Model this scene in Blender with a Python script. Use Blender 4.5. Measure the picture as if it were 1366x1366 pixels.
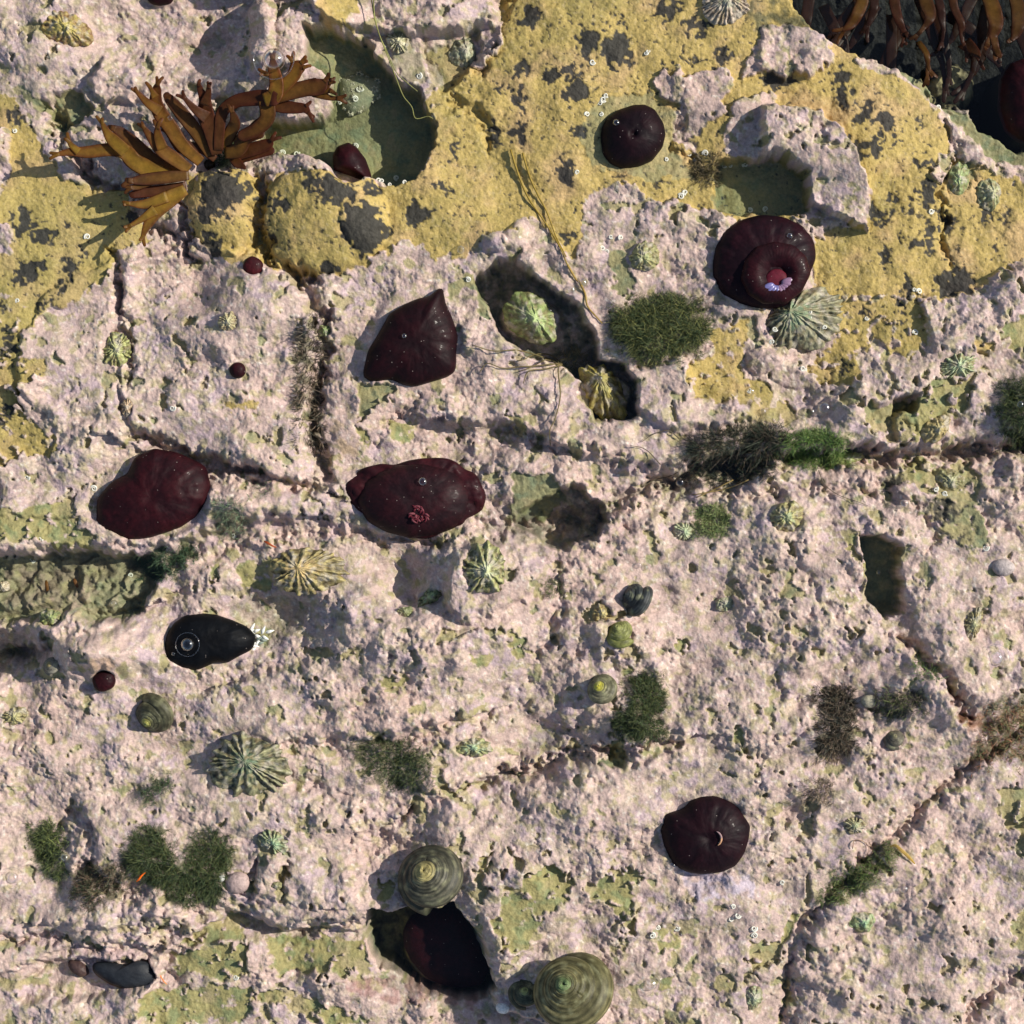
import bpy, math, random
import numpy as np
from mathutils import Vector, Matrix, Euler

random.seed(7)
RS = np.random.RandomState(11)
S = 0.00033            # metres per unit of the survey grid (a third of a millimetre)
K = 350.0 / 1366.0
OX = (0, 340, 680, 1016)
OY = (0, 340, 680, 1016)

WATER = -30.0           # level of the water left in the hollows
sc = bpy.context.scene
col = sc.collection
for o in list(bpy.data.objects):
    bpy.data.objects.remove(o)


def T(t, u, v):
    return (OX[int(t[1])] + u * K, OY[int(t[0])] + v * K)


def P(t, s):
    out = []
    for q in s.split():
        u, v = q.split(',')
        out.append(T(t, float(u), float(v)))
    return out


def F(s):
    return [tuple(float(a) for a in q.split(',')) for q in s.split()]

# ------------------------------------------------------------------ noise
def _h(ix, iy, seed):
    h = (ix.astype(np.int64) * 374761393 + iy.astype(np.int64) * 668265263 + seed * 974634777) & 0xffffffff
    h = ((h ^ (h >> 13)) * 1274126177) & 0xffffffff
    h = (h ^ (h >> 16))
    return (h & 0xffffff).astype(np.float32) / np.float32(0xffffff)


def gn(x, y, seed=0):
    ix = np.floor(x); iy = np.floor(y)
    fx = (x - ix).astype(np.float32); fy = (y - iy).astype(np.float32)
    ux = fx * fx * fx * (fx * (fx * 6 - 15) + 10); uy = fy * fy * fy * (fy * (fy * 6 - 15) + 10)
    def g(dx, dy):
        a = _h(ix + dx, iy + dy, seed) * (2 * math.pi)
        return np.cos(a) * (fx - dx) + np.sin(a) * (fy - dy)
    a = g(0, 0); b = g(1, 0); c = g(0, 1); d = g(1, 1)
    return ((a + (b - a) * ux) * (1 - uy) + (c + (d - c) * ux) * uy) * 1.45


def fbm(x, y, o=4, seed=0, gain=.5):
    r = 0; a = 1.0; t = 0
    for i in range(o):
        r = r + a * gn(x + 17.3 * i, y - 9.1 * i, seed + i * 13); t += a
        a *= gain; x = x * 2.03; y = y * 2.03
    return r / t * 1.3


def ridged(x, y, o=4, seed=0):
    r = 0; a = 1.0; t = 0
    for i in range(o):
        r = r + a * (1 - np.abs(gn(x + 5.3 * i, y + 3.1 * i, seed + i * 7)) * 2); t += a
        a *= .5; x = x * 2.1; y = y * 2.1
    return r / t


def worley(x, y, seed=0):
    ix = np.floor(x); iy = np.floor(y)
    f1 = np.full(x.shape, 9.0, np.float32); f2 = f1.copy(); cid = np.zeros(x.shape, np.float32)
    for dx in (-1, 0, 1):
        for dy in (-1, 0, 1):
            px = ix + dx + _h(ix + dx, iy + dy, seed); py = iy + dy + _h(ix + dx, iy + dy, seed + 91)
            d = np.hypot(px - x, py - y).astype(np.float32)
            m = d < f1
            f2 = np.where(m, f1, np.minimum(f2, d))
            cid = np.where(m, _h(ix + dx, iy + dy, seed + 55), cid)
            f1 = np.where(m, d, f1)
    return f1, f2, cid


def sst(a, b, x):
    t = np.clip((x - a) / (b - a), 0, 1)
    return t * t * (3 - 2 * t)

# ------------------------------------------------------------------ survey grid
def axis():
    inner = list(np.arange(-36, 1402, 1.5))
    lo = []; d = 1.6; x = inner[0]
    while x > -3200:
        x -= d; lo.append(x); d = min(d * 1.045, 60)
    hi = []; d = 1.6; x = inner[-1]
    while x < 4566:
        x += d; hi.append(x); d = min(d * 1.045, 60)
    return np.array(lo[::-1] + inner + hi)


ax = axis(); ay = axis()
GX, GY = np.meshgrid(ax, ay)           # GX[j,i], j runs down the photograph
GX = GX.astype(np.float64); GY = GY.astype(np.float64)
w1 = fbm(GX / 34, GY / 34, 3, 3); w2 = fbm(GX / 34, GY / 34, 3, 4)
w3 = fbm(GX / 9, GY / 9, 2, 5); w4 = fbm(GX / 9, GY / 9, 2, 6)
w5 = fbm(GX / 16, GY / 16, 2, 7); w6 = fbm(GX / 16, GY / 16, 2, 8)
WX = GX + w1 * 7 + w3 * 4.5 + w5 * 6; WY = GY + w2 * 7 + w4 * 4.5 + w6 * 6     # crust borders wander
LX = GX + w1 * 8 + w3 * 2.2; LY = GY + w2 * 8 + w4 * 2.2     # rock edges wander less


def crop(x0, y0, x1, y1):
    i0, i1 = np.searchsorted(ax, [x0, x1]); j0, j1 = np.searchsorted(ay, [y0, y1])
    return (slice(max(j0 - 1, 0), j1 + 1), slice(max(i0 - 1, 0), i1 + 1))


def sdf(poly, X, Y):
    n = len(poly); d = np.full(X.shape, 1e9); ins = np.zeros(X.shape, bool)
    for i in range(n):
        x0, y0 = poly[i]; x1, y1 = poly[(i + 1) % n]
        ex, ey = x1 - x0, y1 - y0
        wx, wy = X - x0, Y - y0
        t = np.clip((wx * ex + wy * ey) / (ex * ex + ey * ey + 1e-9), 0, 1)
        d = np.minimum(d, (wx - ex * t) ** 2 + (wy - ey * t) ** 2)
        if y0 != y1:
            c = ((Y >= y0) != (Y >= y1)) & (X < x0 + (Y - y0) * ex / (y1 - y0))
            ins ^= c
    d = np.sqrt(d)
    return np.where(ins, -d, d)


def bbox(poly, m):
    xs = [p[0] for p in poly]; ys = [p[1] for p in poly]
    return crop(min(xs) - m, min(ys) - m, max(xs) + m, max(ys) + m)


def pmask(M, poly, soft=2.0, val=1.0, sharp=False, grow=0):
    sl = bbox(poly, soft + 16)
    X, Y = (LX[sl], LY[sl]) if sharp else (WX[sl], WY[sl])
    d = sdf(poly, X, Y) - grow
    m = np.clip(.5 - d / soft, 0, 1) * val
    M[sl] = np.maximum(M[sl], m)


def raise_poly(H, poly, h, soft, hard=True):
    sl = bbox(poly, soft + 16)
    d = sdf(poly, LX[sl], LY[sl])
    H[sl] += h * sst(soft * .5, -soft * .5, d)


def groove(H, pts, depth, width):
    xs = [p[0] for p in pts]; ys = [p[1] for p in pts]
    sl = crop(min(xs) - 3 * width - 12, min(ys) - 3 * width - 12, max(xs) + 3 * width + 12, max(ys) + 3 * width + 12)
    X, Y = LX[sl] + w1[sl] * 5 + w3[sl] * 4 + w5[sl] * 4, LY[sl] + w2[sl] * 5 + w4[sl] * 4 + w6[sl] * 4
    d = np.full(X.shape, 1e9)
    for (x0, y0), (x1, y1) in zip(pts, pts[1:]):
        ex, ey = x1 - x0, y1 - y0
        t = np.clip(((X - x0) * ex + (Y - y0) * ey) / (ex * ex + ey * ey), 0, 1)
        d = np.minimum(d, np.hypot(X - x0 - ex * t, Y - y0 - ey * t))
    wd_ = width * (1 + .55 * fbm(GX[sl] / 30, GY[sl] / 30, 2, 91))
    H[sl] -= depth * (.55 + .45 * sst(-.3, .3, fbm(GX[sl] / 40, GY[sl] / 40, 2, 92))) * np.exp(-(d / np.clip(wd_, 2, 99)) ** 2)

Z = lambda: np.zeros(GX.shape)

# ------------------------------------------------------------------ crust zones
yel = Z(); grn = Z(); blk = Z(); flat = Z(); deep = Z()
Y1 = F('655,-300 1062,-300 1062,0 1100,50 1150,75 1200,105 1240,135 1275,180 1285,215 1366,240 1700,260 1700,330 1366,345 1330,365 1290,395 1235,405 1232,470 1210,482 1170,455 1145,470 1143,517 1100,515 1080,490 1100,470 1128,425 1090,400 1080,300 985,300 870,268 778,262 775,300 770,345 735,330 700,305 650,315 620,345 575,345 545,322 500,345 460,365 400,372 345,350 345,260 360,232 400,222 450,235 520,247 570,222 582,170 572,130 590,100 575,65 600,56 640,90 668,60')
pmask(yel, Y1)
pmask(yel, F('-400,110 0,125 18,130 60,205 90,240 120,250 165,250 190,300 200,320 150,335 140,370 100,400 55,420 28,450 30,478 70,480 60,500 30,510 25,530 40,560 75,590 68,610 40,605 20,620 0,620 -400,640'))
pmask(yel, F('245,238 300,225 342,228 346,345 300,352 255,318'))
pmask(yel, F('420,-40 500,-40 502,30 470,42 430,38'))
pmask(yel, F('528,10 605,8 596,30 545,26'))
pmask(yel, P('12', '1040,400 1240,330 1230,500 1200,600 1366,680 1366,900 1240,840 1290,760 1100,760 940,740 920,620 950,540 1080,520'))
pmask(yel, P('13', '0,670 60,780 150,770 200,850 150,900 0,890'))
pmask(yel, P('13', '600,1220 760,1100 1100,1080 1140,1180 1110,1366 820,1366 900,1250 750,1200'))
pmask(yel, P('23', '860,10 1130,0 1170,180 1060,190 1000,150 930,100'))
pmask(yel, P('13', '1100,450 1190,440 1190,540 1130,520'))
pmask(yel, P('13', '0,340 0,200 0,120 60,180 80,200'), val=.5)
pmask(yel, P('10', '1175,750 1240,770 1330,710 1345,790 1240,800 1200,820'))
pmask(yel, P('33', '1220,140 1366,130 1800,130 1800,390 1366,390 1250,310'))
pmask(yel, P('33', '1300,830 1366,760 1600,760 1600,1000 1366,1000 1310,940'))
pmask(yel, P('33', '0,940 60,950 130,1000 90,1060 0,1080'))
pmask(yel, P('32', '1250,950 1366,920 1366,1060 1280,1090'))
pmask(yel, P('32', '1060,1100 1150,1110 1190,1180 1110,1230 1060,1180'))
# greener, olive crust
ol = Z()
for t, s in (('32', '90,560 230,520 350,620 290,700 180,800 60,770 50,640'),
             ('32', '0,620 100,780 180,820 100,950 0,990 -90,880 -60,760'),
             ('32', '500,540 690,560 640,700 640,880 600,880 520,760 430,700'),
             ('32', '740,880 850,840 890,940 780,1010'),
             ('32', '880,1240 960,1260 930,1300 880,1280'), ('32', '790,1120 870,1100 860,1180 770,1190'),
             ('20', '-300,0 0,0 400,0 360,60 500,150 440,230 420,180 300,230 230,160 0,160 -300,160'),
             ('10', '60,1366 280,1280 400,1250 400,1400 60,1400'),
             ('20', '1090,300 1140,290 1130,370 1080,370'), ('20', '1230,290 1400,250 1440,330 1380,430 1250,420'),
             ('30', '900,970 1200,780 1280,860 1270,930 1050,950'), ('30', '900,1000 1270,960 1280,1100 1240,1150 900,1110'),
             ('30', '720,1210 880,1190 1300,1180 1330,1300 1250,1366 800,1400 730,1330'),
             ('31', '60,930 560,940 620,1100 450,1130 400,1100 180,1110 140,1180 60,1000'),
             ('31', '0,1200 140,1200 400,1290 620,1366 380,1400 100,1270 0,1260'),
             ('31', '660,600 720,640 690,740 630,720'), ('31', '1160,470 1220,470 1220,560 1170,560'),
             ('31', '1290,760 1366,700 1366,980 1300,960 1330,880 1220,830'),
             ('21', '640,890 700,860 800,850 780,890 700,920'), ('21', '1100,760 1150,780 1240,710 1250,780 1180,820 1120,810'),
             ('21', '1120,990 1210,1000 1190,1060 1130,1040'),
             ('22', '0,640 90,660 90,760 40,770 0,700'), ('22', '1180,1140 1220,1160 1200,1240 1160,1200'),
             ('22', '590,800 640,830 600,870'), ('22', '880,680 940,690 930,720 880,710'),
             ('23', '70,680 140,690 120,720 60,710'), ('23', '440,120 500,130 480,240 430,200'),
             ('23', '510,260 545,280 550,430 530,430'),
             ('11', '700,860 830,880 800,980 720,960'), ('11', '1310,810 1400,850 1420,950 1330,910'), ('11','520,880 590,920 590,1010 545,1000'),
             ('13', '540,780 780,780 900,640 1090,650 1080,770 960,880 820,980 660,980 560,900'),
             ('13', '1260,330 1366,300 1500,300 1500,490 1366,490 1270,500'),
             ('13', '760,1050 880,1060 860,1180 770,1190'),
             ('33', '110,870 180,790 210,810 160,880 140,960 90,1000')):
    pmask(ol, P(t, s))
pmask(grn, P('01', '270,150 430,160 600,240 700,380 860,480 940,640 920,800 830,920 700,960 600,930 400,860 280,800 60,780 0,760 60,620 330,620 390,570 400,400 280,340'), sharp=True)
pmask(grn, P('03', '640,290 860,350 900,440 1000,520 1366,740 1700,800 1700,950 1366,860 1220,830 1050,640 900,520 760,420'), sharp=True)
pmask(grn, P('03', '-60,830 130,830 230,900 240,1110 60,1110 -60,1120 -240,1110 -240,850'), val=.85)
pmask(grn, P('12', '500,-20 600,-20 650,200 600,215 545,170'))
pmask(grn, P('12', '20,1140 200,1130 290,1250 200,1380 0,1380'))
pmask(grn, P('11', '550,660 740,690 600,830 540,870'))
pmask(grn, P('11', '1000,150 1140,90 1190,200 1240,350 1180,340 1150,190 1080,180 1000,230'))
pmask(grn, F('770,180 800,130 860,125 905,150 900,200 930,235 860,240 790,220'), val=.7)
pmask(grn, F('0,745 110,738 200,742 212,765 182,818 125,832 90,815 30,830 0,830 -200,830 -200,745'), val=.8)
pmask(grn, P('00', '120,480 250,520 270,600 200,580 140,530')); pmask(grn, P('00', '270,500 420,480 480,560 400,640 300,680 250,620'))
pmask(grn, P('22', '510,1190 600,1190 610,1300 500,1340 440,1330 520,1280'))
pmask(grn, P('01', '700,200 800,180 880,300 900,450 800,430 720,340'), val=.6); pmask(grn, P('01', '900,250 1000,200 1130,170 1110,300 960,460 910,400'), val=.6)
pmask(grn, P('13', '520,800 620,770 800,760 700,880 560,860'))
pmask(grn, P('23', '530,140 640,130 700,200 720,350 710,540 640,560 560,460'), val=.9, sharp=True)
pmask(grn, P('23', '1080,0 1140,0 1180,170 1130,190 1090,100'))
pmask(grn, P('03', '960,880 1040,830 1100,830 1090,960 1010,990 960,960'), val=.8)
pmask(grn, P('20', '1070,0 1260,0 1250,120 1140,90'), val=.6)
# pink crust on top of the yellow
pk = Z()
for t, s in (('02', '380,1050 440,980 640,960 720,1040 800,1050 900,1060 1020,1090 1180,1170 1080,1270 1060,1400 640,1400 480,1230 390,1140'),
             ('02', '750,430 790,390 860,370 930,390 1000,350 1140,370 1150,450 1090,520 1120,590 1040,620 990,670 960,720 980,800 940,790 860,700 850,640 880,560 850,510 780,480'),
             ('02', '1120,770 1150,560 1230,500 1366,480 1400,840 1180,830'),
             ('02', '1240,300 1290,200 1366,140 1400,380 1300,370 1230,440 1210,380'),
             ('03', '-20,150 60,120 250,150 330,190 370,270 350,340 250,400 160,390 110,420 0,370'),
             ('03', '500,300 620,300 740,370 730,410 660,400 540,360'),
             ('03', '0,560 290,590 420,690 540,930 555,1050 540,1200 470,1160 360,1200 330,1250 260,1240 130,1130 240,1100 230,900 130,830 0,830'),
             ('03', '880,870 960,790 1030,720 1060,690 1090,760 1000,820 950,900 930,960 900,920'),
             ('03', '1230,870 1366,870 1500,900 1500,940 1330,920 1260,890'),
             ('02', '20,1200 60,1140 150,1150 200,1200 250,1300 330,1366 330,1420 30,1420'),
             ('02', '370,1290 430,1210 480,1240 490,1366 500,1420 400,1420'),
             ('00', '40,690 10,660 -60,690 -60,1000 0,1010 40,900'), ('00', '0,1140 60,1180 80,1260 50,1320 0,1330 -80,1330 -80,1140'),
             ('01', '0,860 100,800 240,810 330,860 200,890 90,920 30,950'),
             ('01', '460,130 560,90 560,0 900,0 1250,0 1220,90 1160,160 950,180 900,240 780,130 650,200 560,180'),
             ('10', '0,1110 110,1030 180,1040 240,1090 200,1180 60,1200 0,1160'),
             ('13', '330,690 440,690 510,640 500,520 600,500 770,580 830,450 900,500 940,560 800,740 600,760 510,800 480,930 350,900 200,860 180,760')):
    pmask(pk, P(t, s))
keep = 1 - pk
yel *= keep; ol = ol * keep
low_ = sst(520, 600, GY) * sst(300, 420, GX); ol = np.maximum(ol, yel * low_ * .8); yel = yel * (1 - low_ * .7)
for M_, k_ in ((yel, .9), (ol, 1.0)):
    small = sst(.12, .34, fbm(GX / 15, GY / 15, 4, 47) - .12) * (GY > 390) * k_
    M_ *= 1 - small
# natural small patches of olive crust on the pink
n_sp = fbm(GX / 26, GY / 26, 4, 41); n_sp2 = fbm(GX / 140, GY / 140, 2, 44)
spk = sst(.28, .44, n_sp + .22 * n_sp2)
outside = (GX < -36) | (GX > 1402) | (GY < -36) | (GY > 1402)
far_y = sst(.05, .10, fbm(GX / 260, GY / 260, 5, 70))
edge_out = np.clip(np.maximum(np.maximum(-GX, GX - 1366), np.maximum(-GY, GY - 1366)) / 120, 0, 1)
yel = np.maximum(yel, far_y * edge_out)
ol = np.maximum(ol, spk * (1 - yel) * (1 - grn) * .8)
# black tar-like spots, plus one patch of dark shading painted as a spot
BL = {'02': '560,260,75,85 400,230,40,85 820,45,70,45 970,140,70,40 1110,310,50,45 350,480,80,55 320,370,50,40 220,390,50,50 60,360,40,40 50,520,25,50 350,685,30,35 290,900,35,80 45,690,45,40 100,80,45,60 290,1250,30,35 905,245,22,22 800,320,15,15 890,320,25,20 1250,350,30,20 1340,420,20,40 500,130,15,12 200,165,12,20 600,115,15,15 980,310,45,14 560,80,26,20 815,375,26,16 170,90,14,10 150,705,9,14 690,905,14,8 780,945,22,12 1125,1050,14,16 360,1075,16,18 660,430,16,8',
      '03': '410,400,60,40 425,500,32,62 90,420,80,40 520,600,45,60 640,640,60,60 580,760,50,50 490,800,45,70 830,840,60,30 860,1010,40,80 600,480,20,15 720,715,15,15 820,640,12,30 580,1100,40,40 640,1140,50,20 750,1110,40,25 780,1060,15,20 720,1230,20,15 800,1270,30,25 880,1240,25,80 980,1160,45,30 1225,1300,22,18 1170,1110,25,50 1285,1110,15,40 640,1320,30,30 940,1120,25,20 875,750,12,12 710,850,12,8 700,960,12,12 690,1040,30,30',
      '01': '850,1120,70,50 570,1200,105,125 620,990,40,25 980,990,40,20 430,1010,90,70 300,950,40,60 130,1070,45,45 710,1210,25,30 90,1240,30,40 1305,460,20,30 1040,790,18,50 960,850,18,12 1360,700,20,40 1250,680,26,60',
      '00': '1150,1000,110,110 1080,1120,50,60 1100,1280,60,60 230,1220,50,50 120,1160,50,70 340,1170,20,15 420,1310,25,25 1290,1000,30,40 700,1120,50,40 80,600,40,50 470,880,60,60',
      '10': '370,70,40,35 150,80,60,40 200,40,40,40 95,130,30,30 60,415,30,25 60,480,50,30 10,270,15,25 330,170,30,30 50,810,40,20 40,910,22,20 160,960,12,12 230,260,20,30 10,1075,12,15 1195,745,20,14 10,850,20,20',
      '11': '390,80,50,40', '13': '640,30,30,30 1010,140,90,75 760,180,35,50 720,265,30,20 735,330,22,15 1215,530,25,30 440,580,20,25 550,290,12,40 690,1200,75,40 950,1320,85,38 860,1310,50,30 420,540,30,12',
      '23': '960,10,60,30 1040,180,30,50'}
for t, s in BL.items():
    for q in s.split():
        u, v, a, b = [float(k) for k in q.split(',')]
        cx, cy = T(t, u, v); a *= K * 1.08; b *= K * 1.08
        sl = crop(cx - a - 14, cy - b - 14, cx + a + 14, cy + b + 14)
        X = GX[sl] + w1[sl] * 6 + w3[sl] * 11 + w5[sl] * 9 - cx; Y = GY[sl] + w2[sl] * 6 + w4[sl] * 11 + w6[sl] * 9 - cy
        d = (np.hypot(X / a, Y / b) - 1) * min(a, b)
        blk[sl] = np.maximum(blk[sl], np.clip(.5 - d / 2.0, 0, 1))
spots = sst(.47, .54, fbm(GX / 7.5, GY / 7.5, 3, 81) + .33 * fbm(GX / 45, GY / 45, 2, 82)) * yel
blk = np.maximum(blk * (.35 + .65 * np.maximum(yel, ol)), spots * .85)
hole = sst(.22, .36, fbm(GX / 8, GY / 8, 3, 83))
blk = blk * (1 - .8 * hole * (1 - sst(.9, 1.0, blk)))
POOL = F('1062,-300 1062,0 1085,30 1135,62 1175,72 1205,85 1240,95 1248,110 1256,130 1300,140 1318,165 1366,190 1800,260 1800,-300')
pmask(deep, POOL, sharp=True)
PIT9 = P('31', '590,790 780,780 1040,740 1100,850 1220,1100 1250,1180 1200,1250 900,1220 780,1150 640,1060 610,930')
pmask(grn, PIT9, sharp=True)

# ------------------------------------------------------------------ rock relief
H = 16 * fbm(GX / 430, GY / 430, 2, 20) + 9 * fbm(GX / 130, GY / 130, 3, 21)
raise_poly(H, F('405,-500 660,-500 655,30 600,42 560,48 500,45 440,35 415,10'), 30, 8)
raise_poly(H, P('01', '270,150 430,160 600,240 700,380 860,480 940,640 920,800 830,920 700,960 600,930 400,860 280,800 60,780 0,760 60,620 330,620 390,570 400,400 280,340'), -68, 7)
raise_poly(H, P('03', '-60,830 130,830 230,900 240,1110 60,1110 -60,1120 -240,1100 -240,850'), -40, 8)
raise_poly(H, P('03', '0,560 290,590 420,690 540,930 555,1050 540,1200 470,1160 360,1120 240,1060 230,900 130,830 0,800'), 32, 7)
raise_poly(H, P('03', '-20,150 60,120 250,150 330,190 370,270 350,340 250,400 160,390 110,420 0,370'), 9, 6)
raise_poly(H, P('23', '520,140 640,130 710,200 740,350 730,540 650,560 560,460'), -58, 9)
raise_poly(H, F('632,378 650,355 685,345 712,366 750,395 775,410 790,445 800,480 832,490 848,510 850,556 800,560 775,505 740,480 700,475 665,440 655,410'), -72, 8)
raise_poly(H, F('690,680 735,660 765,645 800,668 810,690 795,718 750,735 720,718 690,700'), -62, 7)
raise_poly(H, POOL, -150, 22)
raise_poly(H, F('1135,60 1240,85 1256,125 1366,185 1700,260 1700,330 1366,228 1330,215 1285,170 1240,130 1200,100 1150,74'), -16, 12)
raise_poly(H, PIT9, -100, 8)
raise_poly(H, F('620,1190 640,1225 660,1300 690,1330 780,1300 760,1200 700,1150 640,1150'), 14, 30)
raise_poly(H, F('190,1366 190,1335 232,1262 300,1216 380,1242 480,1245 500,1224 560,1215 640,1290 660,1345 720,1366 900,1500 100,1500'), -22, 9)
raise_poly(H, F('-100,742 0,742 110,738 200,742 215,762 182,818 125,832 90,815 30,830 -100,840'), -44, 14)
raise_poly(H, F('165,350 240,330 330,335 392,365 415,420 408,600 400,640 330,625 240,600 185,578 160,520 160,430'), 14, 10)
raise_poly(H, F('60,390 145,345 150,420 160,560 180,600 150,650 100,690 0,690 0,620 60,610 80,560 28,520 28,460'), 8, 8)
raise_poly(H, F('615,728 640,720 700,735 730,760 700,800 660,810 620,830 590,800 600,770'), 20, 14)
raise_poly(H, F('790,735 880,700 900,760 860,800 780,800 740,770'), 6, 20)
raise_poly(H, P('12', '630,620 720,590 900,540 950,600 940,740 1100,760 1290,760 1280,850 1100,890 800,900 650,800'), 16, 10)
raise_poly(H, F('120,105 140,78 170,85 190,110 175,135 140,138 125,125'), 15, 10)
raise_poly(H, P('00', '270,500 420,480 480,560 400,640 300,680 250,620'), -20, 8)
raise_poly(H, P('13', '540,780 700,740 800,730 790,830 680,840 700,980 600,960'), -14, 8)
raise_poly(H, P('13', '690,740 800,730 790,830 680,840'), -26, 8)
raise_poly(H, F('1232,400 1290,390 1330,365 1400,345 1500,350 1500,430 1366,420 1330,440 1320,470 1290,470 1240,470'), 9, 8)
raise_poly(H, F('0,1240 120,1250 200,1262 185,1300 100,1285 0,1300'), -6, 14)
raise_poly(H, P('30', '100,1180 200,1060 480,1040 760,1050 800,1130 700,1200 300,1260 100,1260'), -22, 9)
raise_poly(H, P('03', '900,480 960,300 1080,250 1190,310 1180,440 1110,540 1000,530'), 66, 22)
raise_poly(H, F('560,50 590,45 640,38 640,75 610,110 585,120 570,90'), -20, 8)
raise_poly(H, F('800,985 900,970 910,990 860,1020 800,1018'), -10, 8)


def hump(cx, cy, rx, ry, h, p=1.0):
    sl = crop(cx - rx * 1.3, cy - ry * 1.3, cx + rx * 1.3, cy + ry * 1.3)
    d = np.hypot((GX[sl] - cx + w1[sl] * 6) / rx, (GY[sl] - cy + w2[sl] * 6) / ry)
    H[sl] += h * np.sqrt(np.clip(1 - d * d, 0, 1)) ** p


hump(432, 292, 88, 74, 30); hump(490, 300, 32, 42, 8); hump(297, 282, 50, 62, 30, 1.2)
hump(660, 325, 18, 16, 14); hump(690, 318, 20, 18, 14); hump(705, 345, 18, 14, 12)
hump(352, 45, 20, 60, 30); hump(372, -60, 50, 45, 90)  # ridge and out-of-view rock added for the shadow they cast
hump(750, 130, 110, 130, 12, 1.5); hump(1180, 220, 90, 150, 12, 1.5)
hump(1020, 480, 26, 18, 14); hump(1070, 500, 40, 20, 10); hump(560, 520, 120, 90, 6, 1.5)


def ledge(pts, h, w):
    xs = [p[0] for p in pts]; ys = [p[1] for p in pts]
    sl = crop(min(xs) - 7 * w, min(ys) - 7 * w, max(xs) + 7 * w, max(ys) + 7 * w)
    X = LX[sl] + w5[sl] * 5 + w3[sl] * 2; Y = LY[sl] + w6[sl] * 5 + w4[sl] * 2
    best = np.full(X.shape, 1e9); side = np.zeros(X.shape)
    for (x0, y0), (x1, y1) in zip(pts, pts[1:]):
        ex, ey = x1 - x0, y1 - y0
        t = np.clip(((X - x0) * ex + (Y - y0) * ey) / (ex * ex + ey * ey), 0, 1)
        d = np.hypot(X - x0 - ex * t, Y - y0 - ey * t)
        sg = np.sign(ex * (Y - y0) - ey * (X - x0))
        side = np.where(d < best, sg, side); best = np.minimum(best, d)
    sd = best * side                    # positive on the low side
    L_ = best / w
    endf = 1.0
    H[sl] += h * (-.5 * np.tanh(sd / (w * .45))) * np.exp(-(L_ / 3.2) ** 2)


for s_, h_, w_ in (('600,560 680,572 760,598 830,622 900,622 1000,600 1150,596 1260,600 1366,580 1500,570', 34, 15), ('-60,738 60,735 150,728 230,722 330,690 400,688', 26, 13),
                   ('0,872 60,862 130,838 185,812', 30, 16), ('560,1078 640,1042 760,1006 900,984', 26, 13), ('225,1232 300,1208 380,1236 500,1224', 24, 10),
                   ('330,905 420,880 520,872 600,850', -16, 16), ('0,1300 100,1262 200,1266', 18, 9), ('1290,960 1240,900 1180,835', 16, 12), ('1060,1366 1062,1290 1100,1215 1210,1110 1310,1020', -9, 14),
                   ('200,1150 330,1200 430,1205', 12, 10), ('380,990 480,985 620,955', 16, 12), ('165,590 240,618 330,645 430,660', 20, 12), ('60,1230 160,1235 240,1215', 16, 10)):
    ledge(F(s_), h_, w_)

GV = [('0,792 60,775 130,770 220,745 330,708 450,700', 10, 16), ('640,700 700,705 800,690 870,648 940,630 1010,622 1000,620', 14, 11), ('870,645 940,628 1010,618 1100,606 1200,610 1290,606 1366,590 1600,580', 24, 9),
      ('148,335 152,370 158,402 175,470 170,520', 14, 5), ('388,358 415,385 428,415 432,460 425,500 420,560 425,610 435,635', 24, 8),
      ('180,578 215,592 250,608 330,632 400,645 440,655', 22, 8), ('345,230 346,300 350,350 392,372', 22, 7),
      ('60,140 90,200 130,245 175,250 220,215', 20, 8), ('180,255 200,300 235,320 250,345', 16, 8),
      ('960,655 1060,650 1160,655', 10, 6), ('640,560 700,580 760,600 830,610', 9, 6), ('430,700 520,722 600,724', 12, 7), ('1048,1366 1052,1300 1075,1235 1100,1200 1160,1140 1210,1100 1260,1050 1310,1010 1366,975', 11, 6),
      ('1366,1300 1330,1322 1305,1340 1290,1366', 14, 6), ('1200,850 1235,885 1265,915 1288,950', 15, 8),
      ('540,1085 570,1062 610,1050 680,1035 760,1012 830,1002 900,985', 12, 7), ('0,880 50,862 100,842 170,812', 14, 10),
      ('0,1248 80,1255 160,1262 215,1262', 10, 6), ('240,1222 300,1200 400,1240 490,1228', 6, 6),
      ('595,125 630,150 652,175 655,200', 10, 8), ('640,90 655,40 672,0', 14, 9), ('1262,165 1280,190 1268,215 1258,250 1262,320 1268,350', 9, 4),
      ('505,500 560,475 620,462', 5, 6), ('560,530 520,570 500,590', 6, 4), ('95,1080 120,1120 110,1160', 12, 7), ('80,1110 130,1180 180,1190', 10, 9),
      ('300,1175 330,1195 345,1150', 12, 7), ('380,1160 384,1180 378,1200', 9, 4), ('1180,560 1260,590 1330,600', 5, 5),
      ('800,190 905,130 915,190', 3, 4), ('980,1000 1120,960 1180,940', 5, 6), ('700,900 640,970 560,1000', 6, 8), ('745,770 742,830 720,880', 8, 6),
      ('340,1000 420,985 520,990 620,960 700,940', 6, 7), ('1170,640 1200,665 1260,680', 8, 7), ('240,260 250,300 244,340', 14, 5),
      ('905,165 900,200 925,212', 8, 5), ('1245,690 1250,720 1235,740', 8, 6), ('1040,700 1060,760 1130,830', 5, 8), ('395,1040 470,1075 500,1120 540,1130', 6, 9)]
for s, d, w in GV:
    groove(H, F(s), d * 1.45, w)

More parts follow.
